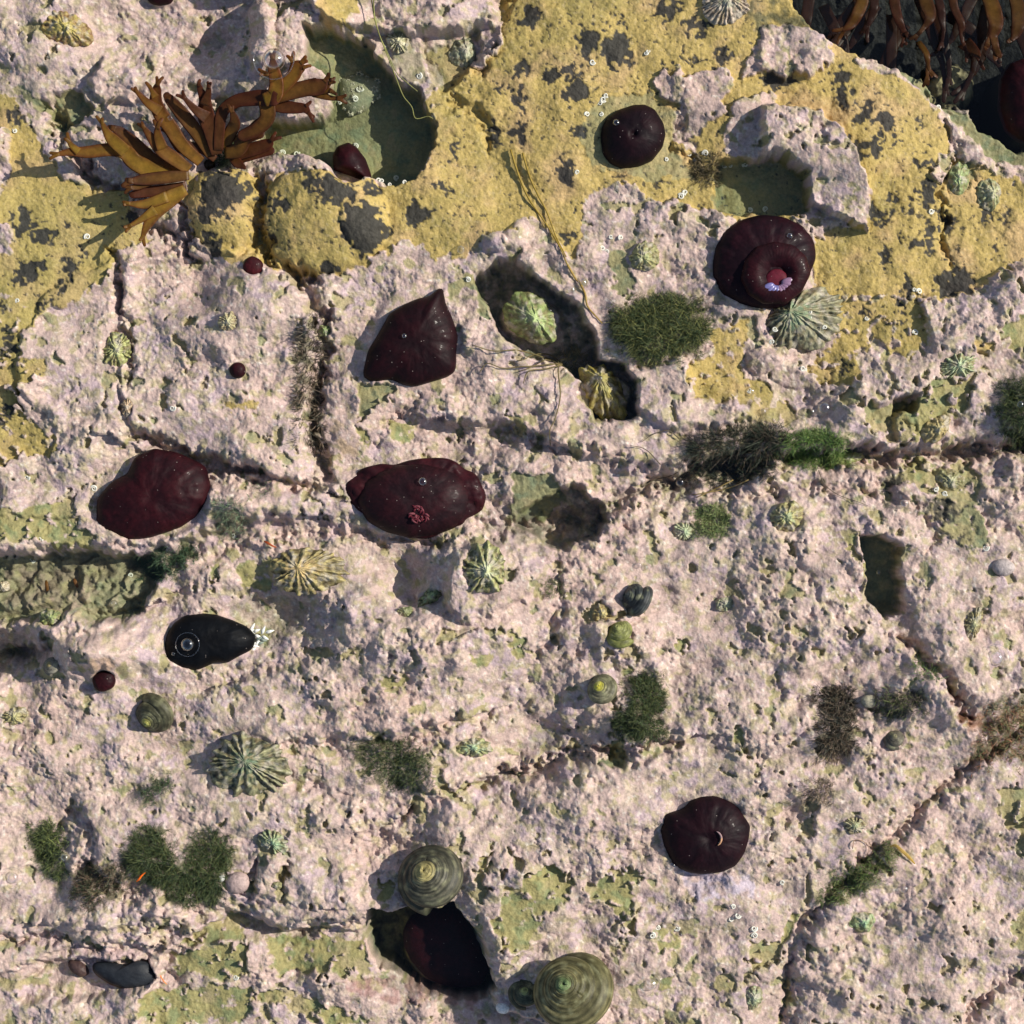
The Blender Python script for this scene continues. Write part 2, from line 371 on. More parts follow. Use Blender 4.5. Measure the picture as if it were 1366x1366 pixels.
for cx, cy, rx, ry, kx, ky in [(450, 835, 130, 55, .55, .25), (335, 45, 90, 70, .6, .3), (60, 868, 100, 30, 1.2, .5), (560, 1075, 70, 34, .5, .3), (1175, 905, 100, 60, .6, .2),
                               (575, 770, 50, 50, .9, -.3), (90, 1150, 60, 60, .5, 0), (1340, 620, 60, 60, .4, .3), (960, 690, 120, 50, .3, .3), (1120, 520, 70, 50, .5, .2),
                               (300, 390, 80, 50, .5, .2), (700, 1060, 120, 50, .35, .2), (820, 990, 90, 30, .6, .3), (1080, 1270, 60, 90, .4, 0), (640, 980, 100, 60, -.35, 0),
                               (1240, 860, 60, 60, .5, .1), (560, 1130, 60, 60, .4, -.2), (690, 600, 130, 50, .35, .35), (1010, 860, 110, 90, .3, .1), (250, 660, 200, 30, .1, .7)]:
    sl = crop(cx - 3 * rx, cy - 3 * ry, cx + 3 * rx, cy + 3 * ry)
    X = (GX[sl] - cx + w1[sl] * 10); Y = (GY[sl] - cy + w2[sl] * 10)
    H[sl] += 1.35 * (X * kx + Y * ky) * np.exp(-(X / rx) ** 2 - (Y / ry) ** 2)

# knobbly texture, strongest on the pink crust
soft_floor = np.clip(np.maximum(grn, ol * .75), 0, 1)
pinkness = np.clip(1 - yel * .75 - soft_floor * .8 - deep * .5, .06, 1)
rz = sst(-.35, .35, fbm(GX / 150, GY / 150, 3, 30) + .30 * (GX + GY - 1366) / 1366)
smooth_left = sst(380, 180, np.hypot((GX - 250) * .8, GY - 480)) * .4
smooth_r = sst(230, 110, np.hypot(GX - 1300, GY - 1200)) * .55
rz = np.clip(rz * (1 - smooth_left) * (1 - smooth_r), .03, 1)
worn = sst(-.15, .30, fbm(GX / 120, GY / 90, 3, 48))        # where the crust is worn smooth
ca, sa = math.cos(math.radians(-28)), math.sin(math.radians(-28))
RX = GX * ca + GY * sa; RY = -GX * sa + GY * ca
str_l = ridged(RX / 95, RY / 30, 4, 60)
a1, a2, ac = worley((GX + w1 * 6) / 24, (GY + w2 * 6) / 24, 31)
b1_, b2_, bc = worley((GX + w3 * 3) / 11, (GY + w4 * 3) / 11, 32)
knob = np.sqrt(np.clip(1 - (a1 / .8) ** 2, 0, 1)) * ac
knob2 = np.sqrt(np.clip(1 - (b1_ / .75) ** 2, 0, 1)) * bc
p1, p2, pc = worley((GX + w1 * 12 + w3 * 5) / 36, (GY + w2 * 12 + w4 * 5) / 30, 77)
pe = p2 - p1
patchy = sst(-.1, .3, fbm(GX / 90, GY / 90, 2, 78))
D = 7.5 * knob * (.05 + .95 * rz) + 2.0 * knob2 * (.2 + .8 * rz) + 6 * pc * patchy - 2.0 * patchy * np.exp(-(pe / .07) ** 2) + 11 * (str_l - .5) * (.5 + .5 * rz)
D += 3.2 * fbm(GX / 19, GY / 19, 3, 34) + (5 + 13 * rz) * fbm(GX / 46, GY / 46, 3, 35) + 14 * fbm(GX / 95, GY / 80, 2, 33)
pits = sst(.42, .6, fbm(GX / 17, GY / 17, 2, 38) + .12 * rz)
D -= 7 * pits * rz * sst(-.1, .3, fbm(GX / 120, GY / 120, 2, 40))
big_ = 16 * fbm(GX / 120, GY / 80, 3, 49) + 9 * (ridged(RX / 230, RY / 75, 3, 62) - .5)
H += (.68 * D * (.22 + .70 * (1 - worn * .8)) + big_) * pinkness
H += (1 - pinkness) * (2.2 * fbm(GX / 26, GY / 26, 4, 36) + .9 * fbm(GX / 6, GY / 6, 2, 39))
_tr = Z(); pmask(_tr, F('-100,745 110,742 200,750 180,815 90,812 0,820 -100,820'), 12); H += _tr * (11 * knob + 8 * fbm(GX / 22, GY / 16, 3, 140))
H += 2.0 * yel * ridged(RX / 60, RY / 26, 3, 61)
crust = np.clip(1 - np.maximum(np.maximum(yel, ol), np.maximum(grn, deep)), 0, 1)
H += 3.2 * sst(.2, .8, crust)
H -= 1.0 * blk
H += (1.5 * gn(GX / 3.4, GY / 3.4, 37) + 1.6 * gn(GX / 6.1, GY / 6.1, 137)) * (.15 + .6 * pinkness * (1 - .6 * worn))

# ------------------------------------------------------------------ seats for the animals (x, y, rx, ry, softness)
SEATS = []
def seat(cx, cy, rx, ry, k=1.0, lift=0.0):
    sl = crop(cx - rx * 1.5, cy - ry * 1.5, cx + rx * 1.5, cy + ry * 1.5)
    d = np.hypot((GX[sl] - cx) / rx, (GY[sl] - cy) / ry)
    inner = d < .8
    m = float(np.mean(H[sl][inner])) + lift
    H[sl] = H[sl] + (m + (H[sl] - m) * .12 - H[sl]) * sst(1.12, .86, d) * k
    return m


def hz(x, y):
    i = min(max(int(np.searchsorted(ax, x)), 1), len(ax) - 1); j = min(max(int(np.searchsorted(ay, y)), 1), len(ay) - 1)
    return float(H[j, i])

# ------------------------------------------------------------------ materials
def newmat(name, rough=.5, spec=.4, colour=None, nscale=900, namp=.25, bump=.0, bscale=1500, bdist=.0003, specks=0, coat=0, sss=0):
    m = bpy.data.materials.new(name); m.use_nodes = True
    nt = m.node_tree; nd = nt.nodes; ln = nt.links
    b = nd['Principled BSDF']
    tc = nd.new('ShaderNodeTexCoord')
    if colour is None:
        src = nd.new('ShaderNodeAttribute'); src.attribute_name = 'Col'; cs = src.outputs['Color']
    else:
        src = nd.new('ShaderNodeRGB'); src.outputs[0].default_value = (*colour, 1); cs = src.outputs[0]
    n1 = nd.new('ShaderNodeTexNoise'); n1.inputs['Scale'].default_value = nscale; n1.inputs['Detail'].default_value = 4; n1.inputs['Roughness'].default_value = .65
    ln.new(tc.outputs['Object'], n1.inputs['Vector'])
    mr = nd.new('ShaderNodeMapRange'); mr.inputs['From Min'].default_value = .3; mr.inputs['From Max'].default_value = .7
    mr.inputs['To Min'].default_value = 1 - namp; mr.inputs['To Max'].default_value = 1 + namp
    ln.new(n1.outputs['Fac'], mr.inputs['Value'])
    vm = nd.new('ShaderNodeVectorMath'); vm.operation = 'SCALE'
    ln.new(cs, vm.inputs[0]); ln.new(mr.outputs[0], vm.inputs['Scale'])
    out = vm.outputs[0]
    if specks:
        v = nd.new('ShaderNodeTexVoronoi'); v.inputs['Scale'].default_value = 330
        ln.new(tc.outputs['Object'], v.inputs['Vector'])
        l = nd.new('ShaderNodeMath'); l.operation = 'LESS_THAN'; l.inputs[1].default_value = .09 * specks
        ln.new(v.outputs['Distance'], l.inputs[0])
        mx = nd.new('ShaderNodeMix'); mx.data_type = 'RGBA'
        ml = nd.new('ShaderNodeMath'); ml.operation = 'MULTIPLY'; ml.inputs[1].default_value = .6
        ln.new(l.outputs[0], ml.inputs[0])
        ln.new(ml.outputs[0], mx.inputs[0]); ln.new(out, mx.inputs[6]); mx.inputs[7].default_value = (.4, .34, .3, 1)
        out = mx.outputs[2]
    ln.new(out, b.inputs['Base Color'])
    b.inputs['Roughness'].default_value = rough
    b.inputs['Specular IOR Level'].default_value = spec
    if coat:
        b.inputs['Coat Weight'].default_value = coat; b.inputs['Coat Roughness'].default_value = .15
    if sss:
        b.inputs['Subsurface Weight'].default_value = sss; b.inputs['Subsurface Scale'].default_value = .002
    if bump:
        n2 = nd.new('ShaderNodeTexNoise'); n2.inputs['Scale'].default_value = bscale; n2.inputs['Detail'].default_value = 5
        ln.new(tc.outputs['Object'], n2.inputs['Vector'])
        bp = nd.new('ShaderNodeBump'); bp.inputs['Strength'].default_value = bump; bp.inputs['Distance'].default_value = bdist
        ln.new(n2.outputs['Fac'], bp.inputs['Height']); ln.new(bp.outputs[0], b.inputs['Normal'])
    return m


M_rock = newmat('encrusted_rock', .68, .22, None, 800, .22, .7, 1100, .0005)
M_anem = newmat('anemone_flesh', .55, .10, None, 700, .30, .25, 1100, .0003, specks=.7, coat=.02)
M_shell = newmat('shell', .5, .35, None, 1300, .30, .6, 1500, .0003)
M_snail = newmat('snail_shell', .5, .22, None, 1500, .22, .5, 2200, .0002)
M_alga = newmat('filament_alga', .6, .25, None, 500, .25)
M_frond = newmat('leathery_frond', .42, .25, None, 300, .30, .4, 700, .0004, sss=0)
nt = M_frond.node_tree; pb = nt.nodes['Principled BSDF']; mo = [n for n in nt.nodes if n.type == 'OUTPUT_MATERIAL'][0]
tl = nt.nodes.new('ShaderNodeBsdfTranslucent'); ms = nt.nodes.new('ShaderNodeMixShader'); ms.inputs[0].default_value = .45
br = nt.nodes.new('ShaderNodeVectorMath'); br.operation = 'SCALE'; br.inputs['Scale'].default_value = 2.2
nt.links.new(pb.inputs['Base Color'].links[0].from_socket, br.inputs[0]); nt.links.new(br.outputs[0], tl.inputs['Color'])
nt.links.new(pb.outputs[0], ms.inputs[1]); nt.links.new(tl.outputs[0], ms.inputs[2]); nt.links.new(ms.outputs[0], mo.inputs['Surface'])
M_white = newmat('lime_tube', .45, .4, None, 1500, .15)
M_peb = newmat('pebble', .55, .35, None, 900, .3, .7, 1200, .0004)


def link(name, verts, faces, mat, parent=None, cols=None, smooth=True, loc=(0, 0, 0)):
    me = bpy.data.meshes.new(name)
    me.from_pydata([tuple(v) for v in verts], [], faces)
    if cols is not None:
        a = me.color_attributes.new('Col', 'FLOAT_COLOR', 'POINT')
        c = np.ones((len(verts), 4), np.float32); c[:, :3] = np.clip(np.array(cols), 0.002, .95)
        a.data.foreach_set('color', c.ravel())
    if smooth:
        me.polygons.foreach_set('use_smooth', [True] * len(me.polygons))
    me.materials.append(mat)
    me.update()
    o = bpy.data.objects.new(name, me); col.objects.link(o)
    o.location = loc
    if parent is not None:
        o.parent = parent
    return o


def tag(o, label, cat, group=None, kind=None):
    if label: o['label'] = label
    if cat: o['category'] = cat
    if group: o['group'] = group
    if kind: o['kind'] = kind
    return o


def empty(name, x, y, z):
    o = bpy.data.objects.new(name, None); col.objects.link(o); o.empty_display_size = .005
    o.location = ((x - 683) * S, (683 - y) * S, z * S)
    return o


def W(x, y, z):
    return Vector(((x - 683) * S, (683 - y) * S, z * S))


def gridfaces(nr, nt, closed=True, flip=False):
    f = []
    for r in range(nr - 1):
        for t in range(nt if closed else nt - 1):
            a = r * nt + t; b = r * nt + (t + 1) % nt; c = (r + 1) * nt + (t + 1) % nt; d = (r + 1) * nt + t
            f.append((a, b, c, d) if flip else (a, d, c, b))
    return f


def vnoise(x, y, sc_, seed=0, o=3):
    return fbm(np.asarray(x, float) / sc_ + 50, np.asarray(y, float) / sc_ + 50, o, seed)

# ------------------------------------------------------------------ anemones
def outline_r(pts, cx, cy, nt):
    an = []; rr = []
    n = len(pts)
    th = np.linspace(0, 2 * math.pi, nt, endpoint=False)
    out = []
    for a in th:                       # ray casting from the centre; outline is star-shaped
        dx, dy = math.cos(a), -math.sin(a)
        best = 0
        for i in range(n):
            x0, y0 = pts[i][0] - cx, pts[i][1] - cy; x1, y1 = pts[(i + 1) % n][0] - cx, pts[(i + 1) % n][1] - cy
            ex, ey = x1 - x0, y1 - y0
            den = dx * ey - dy * ex
            if abs(den) < 1e-9: continue
            t = (x0 * ey - y0 * ex) / den; s = (x0 * dy - y0 * dx) / den
            if t > 0 and -1e-6 <= s <= 1 + 1e-6: best = max(best, t)
        out.append(best)
    out = np.array(out)
    k = np.array([1, 2, 3, 2, 1.]); k /= k.sum()
    sm = sum(k[i] * np.roll(out, i - 2) for i in range(5))
    return th, sm


def dome(name, pts, c, h, mat, base, tint, parent=None, dimple=0, dw=.14, pw=2.4, skirt=16, nt=144, nr=34, fold=.0, seed=0, tint2=None, apex=(0, 0), inset=.10, rim=0):
    cx, cy = c
    th, R = outline_r(pts, cx, cy, nt)
    V = []; C = []
    ts = list(np.linspace(0.0, 1, nr) ** .8)
    ts[0] = .002
    for t in ts:
        for k in range(nt):
            x = R[k] * t * math.cos(th[k]) + apex[0] * (1 - t); y = R[k] * t * math.sin(th[k]) + apex[1] * (1 - t)
            z = h * max(0, 1 - t ** pw) ** .5
            z -= dimple * math.exp(-(t / dw) ** 2)
            z += rim * math.exp(-((t - .93) / .06) ** 2)
            V.append([x, y, z])
    for q, (tt, zz) in enumerate(((.985, -.28), (1 - inset * .7, -.6), (1 - inset, -1))):
        for k in range(nt):
            V.append([R[k] * tt * math.cos(th[k]), R[k] * tt * math.sin(th[k]), zz * skirt])
    V = np.array(V)
    n = vnoise(V[:, 0], V[:, 1], 26, 100 + seed); n2 = vnoise(V[:, 0], V[:, 1], 9, 140 + seed)
    V[:, 2] += n * h * .045 + n2 * .3
    if fold:
        ang = np.arctan2(V[:, 1], V[:, 0]); rad = np.hypot(V[:, 0], V[:, 1]) / (R.mean())
        V[:, 2] += fold * np.sin(ang * 9 + n * 3) * rad * rad * .6 + fold * .5 * np.sin(ang * 17 + 2 + n2 * 2) * rad * rad
    t1 = np.array(tint); t2 = np.array(tint2 if tint2 is not None else [tint[0] * 1.9, tint[1] * 1.2, tint[2] * 1.2])
    ang_ = np.arctan2(V[:, 1], V[:, 0]); rr_ = np.hypot(V[:, 0], V[:, 1]) / R.mean(); st_ = np.sin(ang_ * 52 + n * 5) * np.clip(rr_ * 1.4 - .3, 0, 1)
    V[:, 2] += st_ * .22
    m = np.clip(.45 + n * 1.1 + n2 * .4 + st_ * .22, 0, 1)[:, None]
    C = (t1 * (1 - m) + t2 * m) * (.72 if mat is M_anem else 1)
    f = gridfaces(nr + 3, nt, flip=True)
    f = [tuple(reversed(q)) for q in f]
    f.append(tuple(range(nt)))
    o = link(name, V * S, f, mat, parent, C)
    if parent is None:
        o.location = W(cx, cy, base)
    return o


def tube_mesh(paths, ns=7, cfun=None):
    """paths: list of (pts [(x,y,z)], radii); math axes, grid units"""
    V = []; Fc = []; C = []
    for pi, (pts, rad) in enumerate(paths):
        pts = [Vector(p) for p in pts]; n = len(pts)
        up = Vector((0, 0, 1)); b0 = len(V)
        for i, p in enumerate(pts):
            t = (pts[min(i + 1, n - 1)] - pts[max(i - 1, 0)])
            if t.length < 1e-6: t = Vector((1, 0, 0))
            t.normalize()
            a = t.cross(up)
            if a.length < .05: a = t.cross(Vector((1, 0, 0)))
            a.normalize(); b = a.cross(t)
            r = rad[i]
            for k in range(ns):
                q = 2 * math.pi * k / ns
                V.append(p + a * (r * math.cos(q)) + b * (r * math.sin(q)))
                C.append(cfun(pi, i / (n - 1), k) if cfun else (.1, .1, .1))
        for i in range(n - 1):
            for k in range(ns):
                A = b0 + i * ns + k; B = b0 + i * ns + (k + 1) % ns
                Fc.append((A, B, B + ns, A + ns))
        Fc.append(tuple(b0 + k for k in range(ns))[::-1])
        Fc.append(tuple(b0 + (n - 1) * ns + k for k in range(ns)))
    return V, Fc, C


RED = (.012, .004, .006); DK = (.009, .0045, .007); BR = (.019, .0045, .007)

AN = []   # name, label, outline, centre, height, tint, kwargs
def circ(cx, cy, rx, ry, n=20, wob=.03, seed=1, rot=0):
    r = random.Random(seed); out = []
    for i in range(n):
        a = 2 * math.pi * i / n; k = 1 + r.uniform(-wob, wob)
        x, y = rx * k * math.cos(a), ry * k * math.sin(a)
        out.append((cx + x * math.cos(rot) - y * math.sin(rot), cy + x * math.sin(rot) + y * math.cos(rot)))
    return out


AN.append(('oval', 'smooth oval dark red anemone on yellow crust with a round bubble over it', P('02', '500,620 560,575 640,548 700,545 755,570 800,640 812,700 795,770 740,840 670,872 580,882 520,860 480,810 470,740 475,670'), T('02', 640, 715), 34, DK, dict(dimple=6, dw=.10)))
AN.append(('basin', 'dark red anemone half tucked under the rim of the green basin beside brown seaweed', P('01', '395,790 420,745 480,722 520,745 570,810 595,880 610,945 520,915 400,870'), T('01', 490, 850), 30, BR, dict(dimple=0)))
AN.append(('tip', 'dark red anemone pulled into a pointed tip like a leaf on pale pink rock', P('11', '560,640 590,500 640,420 700,310 780,260 850,230 910,220 950,185 968,150 985,190 992,250 1030,330 1060,430 1050,500 1050,560 1045,610 1000,640 900,670 830,690 770,680 700,650 620,672'), T('11', 840, 440), 30, RED, dict(dimple=0, fold=.8)))
AN.append(('kidney', 'large kidney shaped dark red anemone under the edge of the left slab', F('128,700 130,665 150,642 170,632 180,610 205,598 235,603 262,615 275,622 282,648 278,672 262,690 240,705 200,718 170,722 145,714'), (205, 664), 32, BR, dict(dimple=3, fold=1.5)))
AN.append(('scallop', 'round maroon anemone with a lobed edge and an orange thread at its mouth', P('32', '800,262 870,250 910,230 940,190 1000,170 1060,168 1130,190 1180,220 1210,270 1250,330 1240,400 1220,470 1170,540 1100,570 1000,582 920,570 860,540 820,490 800,430 780,350'), T('32', 1030, 385), 30, (.010, .0042, .007), dict(dimple=5, dw=.16, fold=1)))
AN.append(('black', 'glossy black oval anemone in the rock hollow with a ringed bubble on it', P('20', '835,790 860,650 900,590 960,550 1040,540 1120,548 1200,575 1280,610 1330,660 1310,730 1230,770 1180,800 1110,800 1020,842 930,830'), T('20', 1070, 690), 26, (.0028, .0032, .0045), dict(dimple=0, tint2=(.005, .006, .008))))
AN.append(('shade', 'dark red anemone deep in the shaded hole below the olive top shell', P('31', '760,920 800,840 900,800 1050,790 1110,880 1180,1010 1220,1120 1180,1210 1080,1228 980,1215 880,1170 800,1080 765,1000'), T('31', 980, 1020), 24, BR, dict(dimple=2)))
AN.append(('dot', 'tiny round dark red anemone on the left pink slab', circ(319, 495, 11, 11, seed=3), (319, 495), 10, BR, dict(nt=48, nr=14)))
AN.append(('dot2', 'tiny dark red anemone above the small grey snail with an orange halo of rock', circ(141, 907, 16, 15, seed=4, wob=.08), (141, 907), 11, BR, dict(nt=60, nr=14)))
AN.append(('dot3', 'small maroon anemone wedged below the yellow boulder gap', circ(338, 355, 13, 13, seed=5, wob=.1), (338, 355), 9, (.04, .009, .012), dict(nt=48, nr=14)))
AN.append(('edge', 'large dark red anemone cut by the right edge beside the weedy pool', F('1340,100 1352,78 1375,70 1410,80 1430,120 1425,165 1395,190 1366,185 1348,170 1338,140'), (1384, 130), 40, BR, dict(dimple=3)))
AN.append(('top', 'dark red anemone barely showing at the top edge above the seaweed', F('192,-8 200,-28 215,-34 228,-24 232,-8 226,2 210,5 198,2'), (212, -14), 12, BR, dict(nt=60, nr=14)))

an_base = {}
for key, lab, pts, c, h, tint, kw in AN:
    xs = [p[0] for p in pts]; ys = [p[1] for p in pts]
    an_base[key] = seat(c[0], c[1], (max(xs) - min(xs)) / 2 * .95, (max(ys) - min(ys)) / 2 * .95, lift={'edge': 118, 'shade': 52, 'basin': 6}.get(key, 0))
b3 = seat(1020, 352, 66, 60); b6 = seat(555, 667, 88, 50)

# ------------------------------------------------------------------ limpets: x y rx ry rot(deg) height ribs ribdepth apex(dx,dy as fraction) colours label
PG = ((.30, .34, .24), (.05, .06, .045), (.34, .42, .30)); YG = ((.33, .33, .12), (.06, .055, .03), (.34, .36, .13)); GR = ((.20, .28, .15), (.04, .06, .035), (.28, .42, .24))
WT = ((.52, .50, .45), (.10, .09, .08), (.34, .42, .34)); DG = ((.26, .30, .19), (.018, .024, .018), (.10, .17, .12)); MT = ((.36, .46, .34), (.15, .19, .14), (.40, .52, .40))
LP = [
 (966, 8, 34, 25, 0, 16, 22, .10, (.1, -.3), WT, 'white ribbed limpet cut by the top edge with a green crown'),
 (1074, 426, 55, 40, -12, 24, 19, .17, (-.35, -.35), (PG[0], PG[1], (.16, .26, .18)), 'large coarse ribbed grey green limpet leaning on the purple mouthed anemone'),
 (90, 40, 34, 23, 18, 15, 14, .06, (.0, -.05), ((.36, .34, .12), (.16, .10, .05), (.40, .40, .14)), 'smooth yellow limpet on pink rock at the upper left corner'),
 (156, 467, 20, 23, 0, 10, 15, .16, (.0, .0), MT if False else ((.36, .44, .20), (.08, .09, .03), (.42, .50, .30)), 'star shaped pale green limpet on the left edge of the pink slab'),
 (308, 432, 13, 13, 0, 8, 12, .12, (.0, .0), ((.38, .40, .25), (.20, .18, .13), (.42, .46, .32)), 'small pale limpet above the tiny round anemone'),
 (860, 343, 21, 19, 0, 14, 14, .05, (-.2, .1), ((.30, .34, .17), (.16, .18, .10), (.34, .42, .24)), 'plain olive limpet between pink crust and the dark green tuft'),
 (708, 423, 44, 28, 38, 30, 13, .06, (.15, -.1), ((.24, .36, .15), (.10, .13, .06), (.36, .52, .26)), 'bright green long limpet inside the shadowed crevice'),
 (806, 524, 42, 28, 58, 22, 11, .17, (-.5, -.25), ((.33, .33, .10), (.09, .08, .03), (.30, .32, .14)), 'yellow green limpet with deep grooves at the end of the crevice'),
 (1276, 489, 24, 16, -12, 9, 18, .30, (.0, .0), ((.40, .52, .38), (.22, .30, .18), (.38, .54, .40)), 'mint green limpet with splayed points on the olive ledge'),
 (1246, 573, 22, 15, -45, 14, 10, .07, (.1, .1), ((.36, .34, .17), (.20, .18, .10), (.38, .38, .22)), 'dull yellow limpet at the lower tip of the olive ledge'),
 (1268, 641, 20, 15, 15, 12, 10, .06, (.0, .0), ((.26, .30, .17), (.12, .13, .07), (.36, .42, .30)), 'grey green limpet above the black patches near the right edge'),
 (1049, 690, 23, 21, 0, 16, 12, .08, (-.1, .0), ((.34, .38, .19), (.16, .15, .09), (.30, .40, .26)), 'rounded olive limpet below the long green tuft'),
 (914, 710, 14, 13, 0, 7, 12, .20, (.0, .0), ((.40, .52, .38), (.26, .32, .22), (.36, .52, .38)), 'small mint star limpet touching the round moss cushion'),
 (646, 758, 31, 32, 0, 19, 14, .17, (.12, .08), ((.34, .40, .20), (.035, .045, .02), (.42, .52, .38)), 'green and black star limpet below the frilled anemone'),
 (412, 762, 54, 30, -6, 18, 17, .15, (-.25, -.2), ((.38, .37, .17), (.06, .055, .03), (.44, .38, .20)), 'wide yellow limpet with black grooves under the horizontal crack'),
 (574, 796, 20, 10, -42, 9, 10, .10, (.0, .0), GR, 'slim green limpet in the triangular shadow'),
 (541, 816, 11, 8, 0, 6, 9, .08, (.0, .0), ((.20, .26, .14), (.12, .15, .08), (.24, .30, .18)), 'very small dull green limpet left of the slim green one'),
 (333, 1020, 53, 42, 14, 24, 17, .22, (-.1, -.15), DG, 'big spiky black and pale green limpet left of the centre moss'),
 (67, 825, 17, 12, -8, 10, 9, .10, (.2, -.1), ((.24, .32, .14), (.08, .12, .05), (.26, .36, .18)), 'small green limpet in the left trough'),
 (631, 997, 26, 13, -8, 10, 12, .14, (.0, -.1), ((.32, .38, .20), (.12, .16, .09), (.30, .48, .34)), 'flat pale green limpet right of the centre moss'),
 (1295, 833, 11, 25, 20, 9, 13, .12, (.1, .0), ((.34, .36, .20), (.12, .11, .07), (.34, .40, .26)), 'narrow olive limpet above the ringed bubble near the right edge'),
 (1139, 1100, 14, 12, 0, 7, 13, .20, (.0, .1), ((.40, .44, .29), (.07, .07, .05), (.38, .48, .32)), 'small pale limpet with dark notches above the diagonal moss'),
 (1150, 1230, 17, 15, 20, 9, 4, .10, (.1, -.1), ((.26, .38, .22), (.12, .17, .08), (.24, .42, .28)), 'square green limpet below the diagonal moss'),
 (1006, 1332, 11, 17, 10, 8, 9, .07, (.0, .0), ((.30, .40, .27), (.16, .18, .12), (.34, .46, .34)), 'small oval grey green limpet by the bottom edge'),
 (366, 1122, 20, 15, 30, 9, 12, .20, (.0, .0), ((.28, .38, .24), (.08, .12, .08), (.24, .40, .28)), 'rough green limpet left of the olive top shell'),
 (617, 66, 17, 22, 20, 14, 9, .05, (.2, -.2), ((.34, .42, .33), (.14, .18, .13), (.42, .50, .40)), 'pale grey limpet in the recess right of the long yellow thread'),
 (531, 56, 15, 15, 0, 8, 13, .24, (.0, .0), ((.50, .54, .42), (.20, .24, .15), (.50, .56, .44)), 'white frilly limpet beside the long yellow thread'),
 (1280, 238, 15, 22, 6, 14, 8, .05, (-.2, .1), ((.26, .38, .19), (.14, .18, .09), (.32, .48, .26)), 'bright green limpet on the yellow slope by the right edge'),
 (1320, 258, 17, 22, -20, 14, 10, .06, (.3, .0), ((.32, .40, .25), (.14, .16, .09), (.44, .50, .36)), 'cream and green limpet right of the bright green one'),
 (433, 441, 10, 8, 0, 7, 8, .08, (.0, .0), ((.22, .34, .14), (.10, .14, .06), (.30, .46, .22)), 'small bright green limpet in the vertical crack'),
 (969, 806, 13, 10, -20, 6, 8, .08, (.0, .0), ((.30, .38, .27), (.22, .26, .18), (.34, .44, .32)), 'faint grey green limpet right of the striped dark snail'),
 (20, 955, 17, 12, -15, 8, 11, .14, (.0, .0), ((.38, .40, .22), (.12, .12, .06), (.42, .46, .26)), 'small yellowish limpet by the left edge below the tiny anemone'),
 (1133, 612, 22, 9, -14, 7, 8, .05, (.2, .0), ((.28, .38, .14), (.18, .22, .09), (.34, .46, .22)), 'leaf shaped green limpet at the right end of the long green tuft'),
 (0, 783, 9, 7, 0, 5, 8, .05, (.0, .0), ((.48, .48, .36), (.26, .25, .18), (.5, .5, .4)), 'tiny cream limpet cut by the left edge'),
 (370, 1180 - 1, 8, 5, 0, 4, 7, .05, (.0, .0), ((.24, .27, .15), (.14, .15, .09), (.26, .3, .18)), 'tiny brown green limpet in the notch right of the left moss'),
 (803, 818, 13, 12, 30, 8, 9, .08, (.0, .0), ((.40, .38, .17), (.16, .13, .07), (.42, .42, .22)), 'small yellow limpet between the striped snail and the green snail'),
 (172, 545, 8, 13, 8, 6, 9, .12, (.0, .0), ((.46, .40, .30), (.10, .07, .05), (.5, .44, .34)), 'tiny brown and cream limpet in the slab crack below the star limpet'),
]


